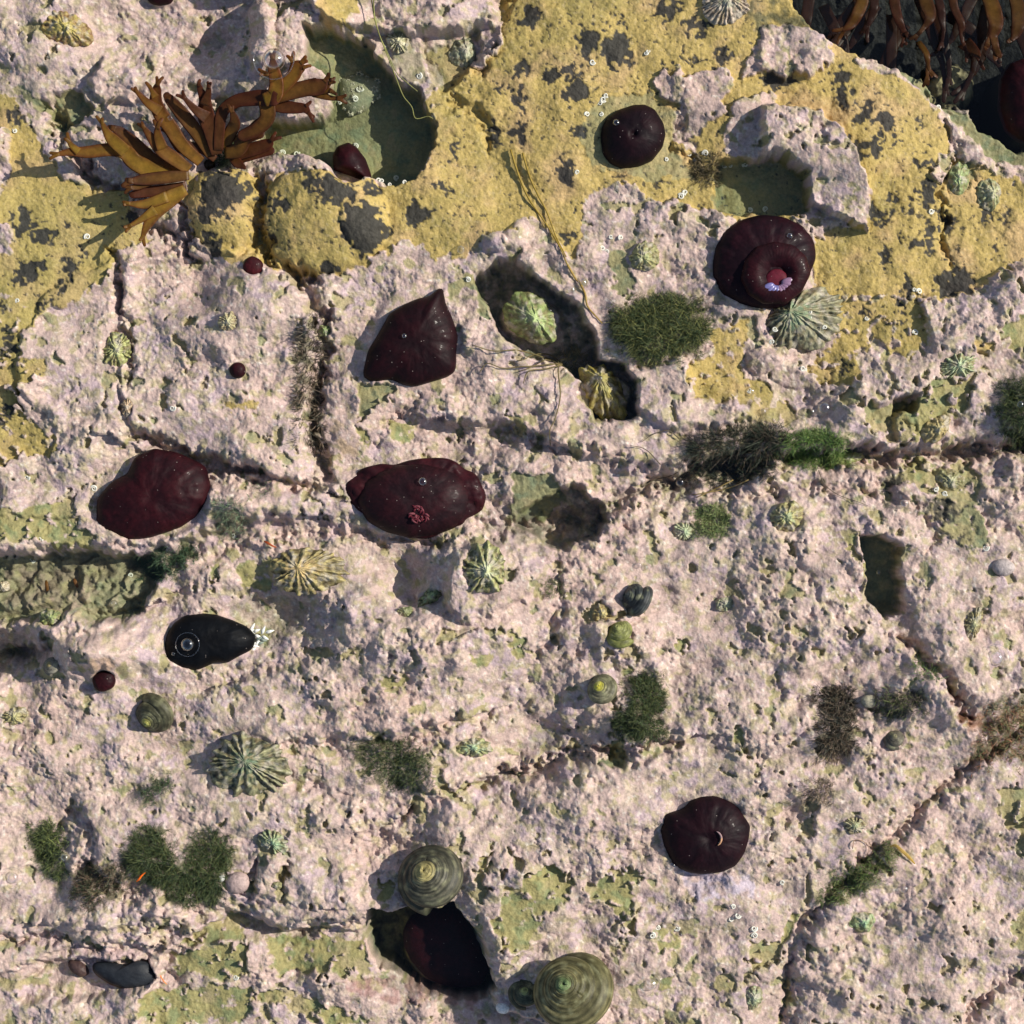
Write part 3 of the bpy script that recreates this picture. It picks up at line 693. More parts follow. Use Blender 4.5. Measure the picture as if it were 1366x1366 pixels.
def limpet(d):
    x, y, rx, ry, rot, h, ribs, rd, ap, cc, lab = d
    base = seat(x, y, rx * .95, ry * .95, lift={708: 34, 806: 34, 0: 25}.get(x, 0))
    rnd = random.Random(int(x * 7 + y))
    nt = max(72, ribs * 8); nr = 20
    A = np.linspace(0, 2 * math.pi, nt, endpoint=False)
    jit = np.array([rnd.uniform(-.25, .25) for _ in range(ribs)]); amp = np.array([rnd.uniform(.55, 1.25) for _ in range(ribs)])
    ph = (A + .22 * np.sin(A * 2 + x) + .12 * np.sin(A * 5 + y)) / (2 * math.pi) * ribs
    ph = np.mod(ph, ribs)
    idx = np.floor(ph).astype(int) % ribs
    fr = ph - np.floor(ph)
    rib = np.exp(-((fr - .5 - jit[idx] * .5) / .25) ** 2) * amp[idx]
    Rr = 1 + rd * .62 * (rib - .45) + .07 * np.sin(A * 2 + x) + .05 * np.sin(A * 3 + y) + .03 * np.sin(A * 7 + x * 2)
    V = []; C = []
    c1, c2, c3 = [np.array(c) for c in cc]
    ang = math.radians(-rot); ca_, sa_ = math.cos(ang), math.sin(ang)
    ts = np.linspace(.03, 1, nr)
    for t in ts:
        ex = rx * Rr * np.cos(A); ey = ry * Rr * np.sin(A)
        px = ap[0] * rx * (1 - t) + ex * t; py = -ap[1] * ry * (1 - t) + ey * t
        z = h * (1 - t ** 1.45) + (rib - .3) * (rd * 22 + .8) * t ** .8 * min(1, h / 14) * (1 + .35 * np.sin(t * 17 + idx * 2.1))
        z = z + .5 * np.sin(t * 30 + 2 * np.sin(A * 3)) * t
        qx = px * ca_ - py * sa_; qy = px * sa_ + py * ca_
        V.append(np.stack([qx, qy, z], 1))
        n = vnoise(qx, qy, 5, int(x) % 97, 3)
        m = np.clip(rib * .8 + n * 1.3 + .08, 0, 1)[:, None]
        k = sst(.55, .12, t + n * .5)[:, None]
        C.append((c2 * (1 - m) + c1 * m) * (1 - k) + c3 * k)
    for tt, zz in ((.99, -4), (.9, -12)):
        V.append(np.stack([V[nr - 1][:, 0] * tt, V[nr - 1][:, 1] * tt, np.full(nt, zz)], 1)); C.append(C[nr - 1])
    V = np.concatenate(V); C = np.concatenate(C)
    V[:, 0] += vnoise(V[:, 0], V[:, 1], 6, 15) * 1.6; V[:, 1] += vnoise(V[:, 0], V[:, 1], 6, 16) * 1.6
    V[:, 2] += vnoise(V[:, 0], V[:, 1], 7, 5) * 3.4 * min(1, h / 14) + vnoise(V[:, 0], V[:, 1], 2.6, 6) * .7
    nn = np.clip(vnoise(V[:, 0], V[:, 1], 8, 9) * 1.5, 0, .6)[:, None]
    C = C * (1 - nn) + np.array((.22, .20, .12)) * nn
    crm = np.clip(vnoise(V[:, 0] + x, V[:, 1] + y, 11, 19, 3) * 2.4 - .2, 0, .75)[:, None]
    C = C * np.array((1.12, .95, .80)) * (1 - crm) + np.array((.38, .34, .27)) * crm
    f = [tuple(reversed(q)) for q in gridfaces(nr + 2, nt, flip=True)]; f.append(tuple(range(nt)))
    o = link('limpet', V * S, f, M_shell, None, C)
    o.location = W(x, y, base + .5)
    tag(o, lab, 'limpet', 'limpets on the rock')
    return o


for d in LP: limpet(d)

# ------------------------------------------------------------------ sea snails
def snail(x, y, R, tilt, az, body, stripe, tipc, lab, frac=.52, lift=0, squash=1.0, name='sea_snail', sink=.25):
    """az: direction (deg, photograph's compass, 0 = right, 90 = up) the tip leans to; tilt deg"""
    base = seat(x, y, R * .8, R * .8)
    Wn = 6.4; g = 1.42
    ns = 96 if R > 40 else 60; nth = int(Wn * 44)
    paths = {'t': [], 'b': []}
    V = []; C = []; body = np.array(body); stripe = np.array(stripe); tipc = np.array(tipc)
    for i in range(nth + 1):
        th = 2 * math.pi * Wn * i / nth
        e = g ** (th / (2 * math.pi) - Wn)
        rc = .56 * R * e; rt = .44 * R * e
        cz = -1.55 * rc * squash
        end = max(0, (th / (2 * math.pi) - (Wn - .30)) / .30)
        rc *= 1 - .22 * end * end; cz -= .30 * R * end * end; rt *= 1 - .25 * end
        for k in range(ns):
            q = 2 * math.pi * k / ns
            rr = rc + rt * math.cos(q); zz = cz + rt * .92 * math.sin(q) * squash
            V.append((rr * math.cos(th), rr * math.sin(th), zz + .25 * math.sin(q * 14) * min(1, R / 40)))
            s = (.5 + .5 * math.sin(q * 17 + .8 * math.sin(th * 2.3))) * (.55 + .45 * math.sin(th * .9 + q)); s2 = .5 + .5 * math.sin(th * 31 + 2 * math.sin(q * 3))
            mo_ = .5 + .5 * math.sin(th * 1.7 + 1.3 * math.sin(q * 2 + th * .5)) * math.sin(q * 3 + th * .9)
            c = body * (1 - .8 * s) * (.7 + .5 * mo_) + stripe * (.8 * s) * (.6 + .6 * mo_)
            c = c * (.86 + .24 * s2)
            nse = math.sin(th * 1.3 + 1.0) * .03 + math.sin(th * 2.9 + q) * .012
            m = min(1, max(0, (frac * .92 + nse - e ** .8) * 7))
            C.append(c * (1 - m) + (tipc * (.8 + .3 * s)) * m)
    V = np.array(V); C = np.array(C)
    ex = empty(name, x, y, base + lift)
    rotz = random.Random(int(x)).uniform(0, 6)
    a = math.radians(az)
    axis_ = Vector((-math.sin(a), math.cos(a), 0))
    Rm = Matrix.Rotation(math.radians(tilt), 3, axis_) @ Matrix.Rotation(rotz, 3, 'Z')
    V = V @ np.array(Rm).T
    ext = max(V[:, 0].max() - V[:, 0].min(), V[:, 1].max() - V[:, 1].min()); V *= 2 * R / ext
    V[:, 2] -= V[:, 2].min() + R * (sink + .25)
    V[:, 0] -= (V[:, 0].max() + V[:, 0].min()) / 2; V[:, 1] -= (V[:, 1].max() + V[:, 1].min()) / 2
    vn1 = vnoise(V[:, 0] + x, V[:, 1] + y, 9, 400, 4)[:, None]; vn2 = vnoise(V[:, 0], V[:, 1] + V[:, 2], 3, 401, 2)[:, None]
    C = C * np.clip(1 + vn1 * .8 + vn2 * .25, .45, 1.7); al = np.clip(vn1 * 2.4 - .45, 0, .6)
    C = C * (1 - al) + np.array((.20, .20, .11)) * al
    V[:, 2] += vn1[:, 0] * .8; V[:, 0] += vn2[:, 0] * .35
    cut = int(nth * .62)
    def seg(i0, i1, nm):
        vv = V[i0 * ns:(i1 + 1) * ns] * S; cc_ = C[i0 * ns:(i1 + 1) * ns]
        f = gridfaces(i1 - i0 + 1, ns, flip=True)
        f.append(tuple(range(ns))[::-1]); f.append(tuple((i1 - i0) * ns + k for k in range(ns)))
        return link(nm, vv, f, M_snail, ex, cc_)
    seg(cut, nth, 'body_whorl'); seg(0, cut, 'spire')
    tag(ex, lab, 'sea snail', 'sea snails on the rock')
    return ex


SN = [
 (575, 1172, 47, 32, 122, (.045, .046, .032), (.13, .12, .08), (.40, .34, .14), 'olive top shell with a yellow tip hanging over the shaded hole', .50, 6),
 (764, 1315, 53, 27, 120, (.075, .070, .030), (.24, .21, .10), (.17, .24, .10), 'largest snail at the bottom edge with fine rings and a green tip', .36, 4),
 (803, 918, 20, 30, 125, (.13, .125, .07), (.22, .20, .13), (.50, .46, .06), 'small brown snail with a bright yellow tip left of the moss clump', .52, 4),
 (206, 951, 27, 42, -125, (.055, .055, .03), (.12, .11, .07), (.40, .38, .10), 'small dark brown snail with a yellow tip below the tiny anemone', .42, 2),
 (850, 800, 22, 60, 160, (.022, .026, .028), (.13, .14, .13), (.10, .11, .06), 'dark blue grey snail with pale diagonal stripes', .2, 3),
 (826, 845, 19, 40, 120, (.16, .17, .05), (.27, .28, .11), (.33, .34, .12), 'olive green snail just below the striped dark snail', .5, 0),
 (699, 1325, 22, 25, 100, (.05, .055, .035), (.09, .10, .06), (.36, .38, .14), 'snail in the shade left of the largest snail', .42, -2),
 (71, 889, 13, 30, 130, (.16, .15, .12), (.24, .22, .17), (.40, .33, .15), 'tiny grey snail with an orange tip near the left edge', .5, 0),
 (1190, 986, 14, 30, 100, (.09, .085, .065), (.16, .14, .10), (.25, .23, .13), 'small dull brown snail below the brown weed at the right', .4, 0),
]
for x, y, R, tl, az, b_, s_, t_, lab, fr, lf in SN:
    snail(x, y, R, tl, az, b_, s_, t_, lab, fr, lf)

# ------------------------------------------------------------------ build the anemones
for key, lab, pts, c, h, tint, kw in AN:
    if key == 'scallop':
        e = empty('sea_anemone', c[0], c[1], an_base[key])
        dome('column', pts, c, h, M_anem, 0, tint, parent=e, seed=7, **kw)
        V, f, C = tube_mesh([([(13.5 * math.cos(a) - 0, 13.5 * math.sin(a), h - 3.2) for a in np.linspace(0, 6.1, 26)], [1.3] * 26)], 8, lambda p, t, k: (.028, .008, .014))
        link('mouth_rim', np.array(V) * S, f, M_anem, e, C)
        V, f, C = tube_mesh([([(7 + 9 * math.cos(a) - 1, 1 + 10 * math.sin(a), h + 1.2) for a in np.linspace(1.3, -1.1, 12)], [.6 + .9 * math.sin(math.pi * i / 11) for i in range(12)])], 6, lambda p, t, k: (.5, .28, .16) if t > .5 else (.3, .2, .2))
        link('mouth_thread', np.array(V) * S, f, M_anem, e, C)
        tag(e, lab, 'sea anemone', 'beadlet anemones')
        continue
    o = dome('sea_anemone', pts, c, h, M_anem, an_base[key], tint, seed=len(key) * 3, **kw)
    tag(o, lab, 'sea anemone', 'beadlet anemones')

# purple mouthed anemone
e = empty('sea_anemone', 1020, 352, b3)
out3 = F('950,352 955,325 968,305 990,293 1015,287 1045,290 1070,302 1085,320 1088,345 1078,370 1068,392 1045,410 1015,414 985,408 962,392 951,372')
dome('column', out3, (1020, 352), 30, M_anem, 0, (.013, .0045, .008), parent=e, seed=21, rim=0, fold=1.5)
up3 = F('985,375 990,350 1005,332 1030,325 1055,330 1072,345 1078,368 1066,392 1045,408 1015,408 995,396')
o = dome('upper_column', up3, (1033, 370), 18, M_anem, 0, (.019, .005, .008), parent=e, seed=22, dimple=20, dw=.42, nr=40, skirt=20)
o.location = ((1033 - 1020) * S, -(370 - 352) * S, 26 * S)
V, f, C = tube_mesh([([(0, 0, -6), (0, 0, -1), (0, 0, 1.5), (0, 0, 2.6)], [15, 16, 14, 8])], 28, lambda p, t, k: (.095, .012, .022))
o = link('oral_disc', np.array(V) * S, f, M_anem, e, C); o.location = (12 * S, -26 * S, 31 * S)
M_bead = newmat('violet_bead', .3, .5, None, 900, .15, sss=0)
for k in range(9):
    a = math.radians(205 + k * 21)
    cx_, cy_ = 13.5 * math.cos(a), 11.5 * math.sin(a)
    V = []; C = []; nt, nr = 14, 9
    for i in range(nr):
        p = math.pi * i / (nr - 1) * .999 + .0005
        for j in range(nt):
            q = 2 * math.pi * j / nt
            lx = 8.4 * math.sin(p) * math.cos(q); ly = 4.4 * math.sin(p) * math.sin(q); lz = 3.2 * math.cos(p)
            V.append((cx_ + lx * math.cos(a) - ly * math.sin(a), cy_ + lx * math.sin(a) + ly * math.cos(a), lz))
            C.append((.16, .15, .33) if k < 4 else (.24, .14, .22))
    o = link('bead', np.array(V) * S, gridfaces(nr, nt), M_bead, e, C); o.location = (13 * S, -29 * S, 35.5 * S)
tag(e, 'wide dark anemone whose red mouth shows violet beads above the ribbed limpet', 'sea anemone', 'beadlet anemones')

# frilled anemone
e = empty('sea_anemone', 555, 667, b6)
fr6 = P('11', '470,1200 500,1150 560,1110 600,1100 660,1085 720,1095 800,1070 860,1060 940,1055 1010,1060 1060,1085 1090,1120 1130,1125 1160,1150 1180,1200 1205,1240 1200,1290 1180,1340 1150,1366 1110,1340 1090,1400 1000,1440 900,1480 800,1475 700,1440 620,1400 560,1350 520,1320 480,1290 465,1250')
dome('frilled_skirt', fr6, (555, 667), 15, M_anem, 0, (.026, .007, .010), parent=e, seed=31, fold=3.2, pw=3.2)
in6 = F('474,668 482,646 502,630 530,620 565,617 600,625 622,642 630,665 624,688 606,705 580,715 548,718 515,710 490,696')
dome('column', in6, (555, 667), 34, M_anem, 0, (.017, .0065, .009), parent=e, seed=32, dimple=2)
rr = random.Random(5); ps = []
for k in range(22):
    a = rr.uniform(0, 6.28); r0 = rr.uniform(2, 9); L = rr.uniform(5, 12)
    pts = []
    bend = rr.uniform(-1.5, 1.5)
    for i in range(7):
        t = i / 6
        pts.append((r0 * math.cos(a) * 1.2 + L * t * math.cos(a + bend * t), r0 * math.sin(a) * .8 + L * t * math.sin(a + bend * t) * .8, 33.0 - .08 * r0 + 4 * math.sin(t * 2.4)))
    ps.append((pts, [2.3 * (1 - .65 * i / 6) for i in range(7)]))
V, f, C = tube_mesh(ps, 7, lambda p, t, k: (.085, .013, .020) if p % 3 else (.16, .045, .055))
o = link('tentacles', np.array(V) * S, f, M_anem, e, C); o.location = (4 * S, -19 * S, -3 * S)
tag(e, 'widest maroon anemone with a frilled skirt and a tuft of red tentacles', 'sea anemone', 'beadlet anemones')

# ------------------------------------------------------------------ filament tufts
def tuft(poly, n, L, wd, cols, lab, lean=(0, 0), spread=.9, name='algae_tuft', cat='seaweed', zc=0, curl=.5, stiff=False, seed=0):
    r = random.Random(seed + n); n = int(n * 1.5) if not stiff else n; wd *= .66; L *= .85
    if not stiff: curl = 1.3
    xs = [p[0] for p in poly]; ys = [p[1] for p in poly]
    cx = sum(xs) / len(xs); cy = sum(ys) / len(ys)
    N = n * 6
    qx = np.array([r.uniform(min(xs), max(xs)) for _ in range(N)]); qy = np.array([r.uniform(min(ys), max(ys)) for _ in range(N)])
    d = sdf(poly, qx, qy)
    dn = fbm(qx / 13, qy / 13, 3, 300 + seed); keepi = np.where((d + dn * 26 + np.array([r.uniform(-1, 1) for _ in range(N)]) ** 3 * 7 < 2) & (dn < .34))[0][:n]
    V = []; Fc = []; C = []
    for i in keepi:
        x, y = qx[i], qy[i]; inn = min(1, max(0, -d[i]) / 14)
        z0 = hz(x, y) - 1.5 + zc * inn
        a = r.uniform(0, 6.283); s = spread * r.uniform(.3, 1)
        ox, oy = (x - cx) / (max(xs) - min(xs) + 1) * 1.3, (y - cy) / (max(ys) - min(ys) + 1) * 1.3
        dr = Vector((math.cos(a) * s + ox * spread + lean[0], math.sin(a) * s - oy * spread + lean[1], 1.0 if not stiff else .6)).normalized()
        l = L * r.uniform(.55, 1.15) * (.55 + .45 * inn)
        side = dr.cross(Vector((r.uniform(-1, 1), r.uniform(-1, 1), r.uniform(-1, 1))))
        if side.length < .1: continue
        side.normalize(); bend = dr.cross(side) * curl * r.uniform(-1, 1)
        p = Vector((x - cx, -(y - cy), z0)); b = len(V)
        cc_ = cols[r.randrange(len(cols))]; k = r.uniform(1.1, 2.2)
        for j in range(4):
            t = j / 3
            q = p + dr * (l * t) + bend * (l * t * t)
            w = wd * (1 - .75 * t) * .5
            V.append(q - side * w); V.append(q + side * w)
            C.append([v * k for v in cc_]); C.append([v * k for v in cc_])
            if j: Fc.append((b + 2 * j - 2, b + 2 * j - 1, b + 2 * j + 1, b + 2 * j))
    zb = hz(cx, cy)
    V = np.array([(v[0], v[1], v[2] - zb) for v in V])
    o = link(name, V * S, Fc, M_alga, None, C, smooth=False)
    o.location = W(cx, cy, zb)
    tag(o, lab, cat)
    return o


G1 = [(.030, .045, .018), (.045, .062, .024), (.075, .085, .030), (.024, .038, .018)]
BW = []
G2 = [(.05, .10, .035), (.035, .075, .04), (.08, .11, .05)]
BW = [(.07, .052, .034), (.045, .036, .026), (.10, .075, .052), (.04, .042, .03)]
DKG = [(.022, .03, .018), (.035, .042, .026), (.016, .024, .016)]
TF = [
 ('810,432 822,412 850,402 890,392 925,402 946,425 950,450 925,468 890,478 860,488 835,470', 5200, 17, 1.1, G1 + [(.15, .15, .05)], 'round cushion of dark green hair weed right of the crevice', dict(zc=7)),
 ('838,905 868,895 888,925 880,960 890,978 860,988 820,975 815,955 840,940', 3000, 14, 1.1, G1, 'dark green moss clump right of the yellow tipped snail', dict(zc=4)),
 ('465,985 510,980 560,995 580,1020 562,1055 530,1058 495,1040 480,1015', 2000, 13, 1.1, G1, 'sparse green moss in the centre below the open pink rock', dict()),
 ('32,1105 70,1098 85,1125 78,1150 92,1180 70,1178 45,1145', 2000, 13, 1.1, G1 + [(.16, .19, .06)], 'green moss strip beside the bubble at the left edge', dict(zc=2)),
 ('178,1110 205,1100 228,1115 245,1148 260,1120 290,1108 312,1130 305,1170 288,1205 240,1208 215,1180 180,1168 165,1150', 5200, 15, 1.1, G1, 'largest patch of dark green moss at the lower left', dict(zc=4)),
 ('95,1165 135,1150 175,1160 170,1185 120,1212 98,1195', 1500, 12, 1.3, [(.06, .05, .03), (.09, .06, .04), (.04, .05, .025)], 'brownish moss joining the two green patches at the lower left', dict()),
 ('1045,582 1090,572 1130,588 1140,612 1110,625 1060,622 1035,605', 2600, 14, 1.1, [(.08, .14, .03), (.06, .11, .03), (.12, .15, .05)], 'bright green moss at the right end of the horizontal crack', dict(zc=4)),
 ('910,600 950,580 1000,568 1040,575 1050,600 1020,630 975,645 930,635', 2600, 24, 1.4, DKG + BW[:2], 'dark bristly weed spreading left along the horizontal crack', dict(lean=(-.5, .1), spread=1.0)),
 ('1328,520 1345,508 1420,505 1420,605 1360,600 1335,585 1325,550', 3000, 15, 1.1, G1, 'green hair weed at the right edge with a bubble on it', dict(zc=4)),
 ('1095,1185 1125,1165 1160,1140 1185,1122 1200,1132 1180,1160 1150,1185 1120,1205 1090,1205', 2200, 13, 1.1, [(.07, .12, .03), (.10, .12, .04), (.13, .12, .05)], 'green moss lying along the diagonal crack at the lower right', dict()),
 ('402,440 420,425 432,440 430,470 425,520 432,560 430,600 412,600 402,570 398,520 395,480', 1900, 26, 2.0, BW, 'brown bristly weed filling the vertical crack', dict(spread=1.4, stiff=True)),
 ('1095,920 1120,915 1140,930 1140,965 1130,1000 1100,1005 1085,985 1098,960', 1300, 20, 1.8, BW, 'brown tufted weed on the right part of the rock', dict(spread=1.2)),
 ('1085,990 1110,985 1118,1005 1095,1015', 260, 22, 2.2, [(.20, .15, .10), (.16, .12, .08)], 'pale brown fan of weed under the brown tufted weed', dict(lean=(-.2, -.5), spread=1.2, stiff=True)),
 ('1165,930 1190,922 1225,915 1232,935 1200,955 1170,955', 1000, 13, 1.3, [(.10, .08, .06), (.10, .12, .04), (.06, .05, .04)], 'dull purple and green weed right of the brown tufted weed', dict()),
 ('1310,930 1366,925 1430,940 1430,1040 1366,1020 1330,1015 1300,1030 1290,1005 1312,975', 2600, 12, 1.3, [(.16, .07, .04), (.08, .10, .04), (.12, .12, .05), (.2, .11, .07)], 'mixed red and green weed at the right edge', dict()),
 ('928,678 945,670 965,674 976,690 970,710 955,722 935,718 922,700', 1500, 8, 1.1, [(.14, .18, .07), (.10, .14, .05), (.18, .19, .08)], 'round olive moss cushion above the open pink rock', dict(zc=4)),
 ('922,215 940,205 958,212 965,228 955,245 935,248 922,238', 700, 13, 1.7, [(.09, .07, .03), (.12, .09, .05), (.06, .05, .03)], 'small brown tuft by the green pit', dict(spread=1.1)),
 ('170,745 215,732 250,725 262,740 235,755 215,775 188,770', 1900, 13, 1.2, [(.03, .055, .03), (.05, .08, .04)], 'dark green moss at the head of the left trough', dict()),
 ('285,675 310,665 330,680 325,710 305,722 290,705', 700, 11, 1.2, [(.10, .14, .08), (.07, .09, .06)], 'thin grey green weed right of the kidney shaped anemone', dict()),
 ('190,1050 215,1040 232,1030 225,1050 200,1068 182,1075', 700, 10, 1.2, [(.06, .09, .04), (.05, .06, .035)], 'small dark moss streak left of the spiky limpet', dict()),
 ('1070,1042 1100,1040 1110,1060 1090,1072 1068,1060', 350, 16, 1.6, [(.16, .12, .08), (.12, .10, .07)], 'small brown weed above the notched limpet', dict(spread=1.2)),
 ('285,198 300,185 325,180 340,195 330,210 300,222 280,215', 900, 12, 1.3, [(.035, .05, .02), (.06, .07, .03), (.03, .03, .018)], 'dark green weed at the root of the brown seaweed spray', dict(zc=12)),
 ('740,468 770,460 795,475 790,490 750,492', 260, 24, 1.3, [(.12, .09, .03), (.08, .07, .03)], 'thin brown weed tangle bridging the crevice', dict(spread=1.6, stiff=True, zc=30)),
 ('720,770 745,765 755,790 735,800 722,790', 400, 9, 1.1, [(.14, .15, .07), (.10, .12, .05)], 'faint olive moss left of the striped dark snail', dict()),
 ('1215,880 1240,885 1250,905 1225,905', 300, 14, 1.2, [(.07, .12, .04), (.12, .14, .05)], 'thin green weed at the top of the short right crack', dict()),
 ('330,648 350,640 362,655 345,668', 200, 8, 1.1, [(.08, .12, .06)], 'wisp of green weed in the crack between the two big maroon anemones', dict()),
]
for s, n, L, w, cs_, lab, kw in TF:
    tuft(F(s), n, L, w, cs_, lab, **kw)

# ------------------------------------------------------------------ flat leathery fronds
def chain_mesh(pts, thick=.9, sub=6, ns=10, c0=(.3, .15, .02), c1=(.12, .03, .01)):
    """pts: (x, y, z, width); ribbon with a lens-shaped section and rounded end, Catmull-Rom through the points"""
    P_ = [np.array(p, float) for p in pts]
    P_ = [2 * P_[0] - P_[1]] + P_ + [2 * P_[-1] - P_[-2]]
    path = []
    for i in range(1, len(P_) - 2):
        for k in range(sub):
            t = k / sub
            a, b, c, d = P_[i - 1], P_[i], P_[i + 1], P_[i + 2]
            path.append(.5 * (2 * b + (c - a) * t + (2 * a - 5 * b + 4 * c - d) * t * t + (3 * b - a - 3 * c + d) * t ** 3))
    path.append(P_[-2])
    w_end = path[-1][3]
    dirn = path[-1][:2] - path[-2][:2]; dirn = dirn / (np.linalg.norm(dirn) + 1e-9)
    for q in (.4, .7, .9, .99):
        e_ = path[-1].copy() if q == .4 else e0.copy()
        if q == .4: e0 = path[-1].copy()
        e_[:2] = e0[:2] + dirn * w_end * .5 * q; e_[3] = w_end * math.sqrt(1 - q * q)
        path.append(e_)
    V = []; C = []; n = len(path)
    for i, p in enumerate(path):
        t = path[min(i + 1, n - 1)][:2] - path[max(i - 1, 0)][:2]; t = t / (np.linalg.norm(t) + 1e-9)
        nx, ny = -t[1], t[0]; w = max(p[3], .3) / 2; th_ = thick * min(1, w / 2)
        for k in range(ns):
            q = 2 * math.pi * k / ns
            curl = .14 * w * math.cos(q) ** 2 + .05 * w * math.sin(i * .8) * math.cos(q)
            V.append((p[0] + nx * w * math.cos(q), p[1] + ny * w * math.cos(q), p[2] + th_ * math.sin(q) + curl))
            m = (i / n) ** 1.4
            edge = abs(math.cos(q)) ** 2.5 * .85
            m2 = min(1, m + edge)
            C.append([c0[j] * (1 - m2) + c1[j] * m2 for j in range(3)])
    f = []
    for i in range(n - 1):
        for k in range(ns):
            a = i * ns + k; b = i * ns + (k + 1) % ns
            f.append((a, b, b + ns, a + ns))
    f.append(tuple(range(ns))[::-1]); f.append(tuple((n - 1) * ns + k for k in range(ns)))
    return V, f, C


YL = ((.27, .17, .022), (.14, .050, .012)); BN = ((.17, .085, .016), (.075, .022, .009)); RD = ((.10, .040, .012), (.085, .022, .010)); OR = ((.23, .12, .018), (.11, .032, .011))


def fork(V, f, C, pts, cc_, rnd, ln=15, depth=1):
    (x0, y0, z0, w0_), (x1, y1, z1, w1_) = pts[-2], pts[-1]
    L_ = math.hypot(x1 - x0, y1 - y0) + 1e-6; dx, dy = (x1 - x0) / L_, (y1 - y0) / L_
    for sg in (-1, 1):
        if rnd.random() < .2: continue
        a = sg * rnd.uniform(.25, .6); ex, ey = dx * math.cos(a) - dy * math.sin(a), dx * math.sin(a) + dy * math.cos(a)
        l = ln * rnd.uniform(.35, .95); w = max(w1_ * .95, 5.2)
        q = [(x1 - dx * 3, y1 - dy * 3, z1, w), (x1 + ex * l * .5, y1 + ey * l * .5, z1 + rnd.uniform(-1, 2), w * .95), (x1 + ex * l, y1 + ey * l, z1 + rnd.uniform(-2, 3), w * .8)]
        v, ff, c = chain_mesh(q, c0=[(a_ + b_) / 2 for a_, b_ in zip(*cc_)], c1=cc_[1], sub=4)
        b = len(V); V += v; C += c; f += [tuple(i + b for i in qq) for qq in ff]
        if depth and ln > 18 and rnd.random() < .45: fork(V, f, C, q, cc_, rnd, ln * .5, 0)


def frond_thing(name, cx, cy, zb, fronds, label, cat, group=None):
    e = empty(name, cx, cy, zb); frnd = random.Random(12)
    for chains, cc_ in fronds:
        V = []; f = []; C = []
        for ch in chains:
            pts = [((x - cx), -(y - cy), z - zb, w) for x, y, z, w in ch]
            v, ff, c = chain_mesh(pts, c0=cc_[0], c1=cc_[1])
            b = len(V); V += v; C += c; f += [tuple(i + b for i in q) for q in ff]
            if pts[-1][3] < 9: fork(V, f, C, pts, cc_, frnd, 12)
        link('frond', np.array(V) * S, f, M_frond, e, C)
    # holdfast
    th = random.Random(3)
    V, f, C = tube_mesh([([(0, 0, -8), (0, 0, 2), (0, 0, 8)], [9, 7, 3])], 10, lambda p, t, k: (.03, .02, .012))
    link('holdfast', np.array(V) * S, f, M_frond, e, C)
    tag(e, label, cat, group)
    return e


def ch(t, s, z0, z1, lift=0):
    out = []
    q = s.split(); n = len(q)
    for i, k in enumerate(q):
        u, v, w = [float(a) for a in k.split(',')]
        x, y = T(t, u, v); tt = i / (n - 1)
        out.append((x, y, z0 + (z1 - z0) * tt + lift * math.sin(math.pi * tt), max(w * 1.42, 21) * K))
    return out


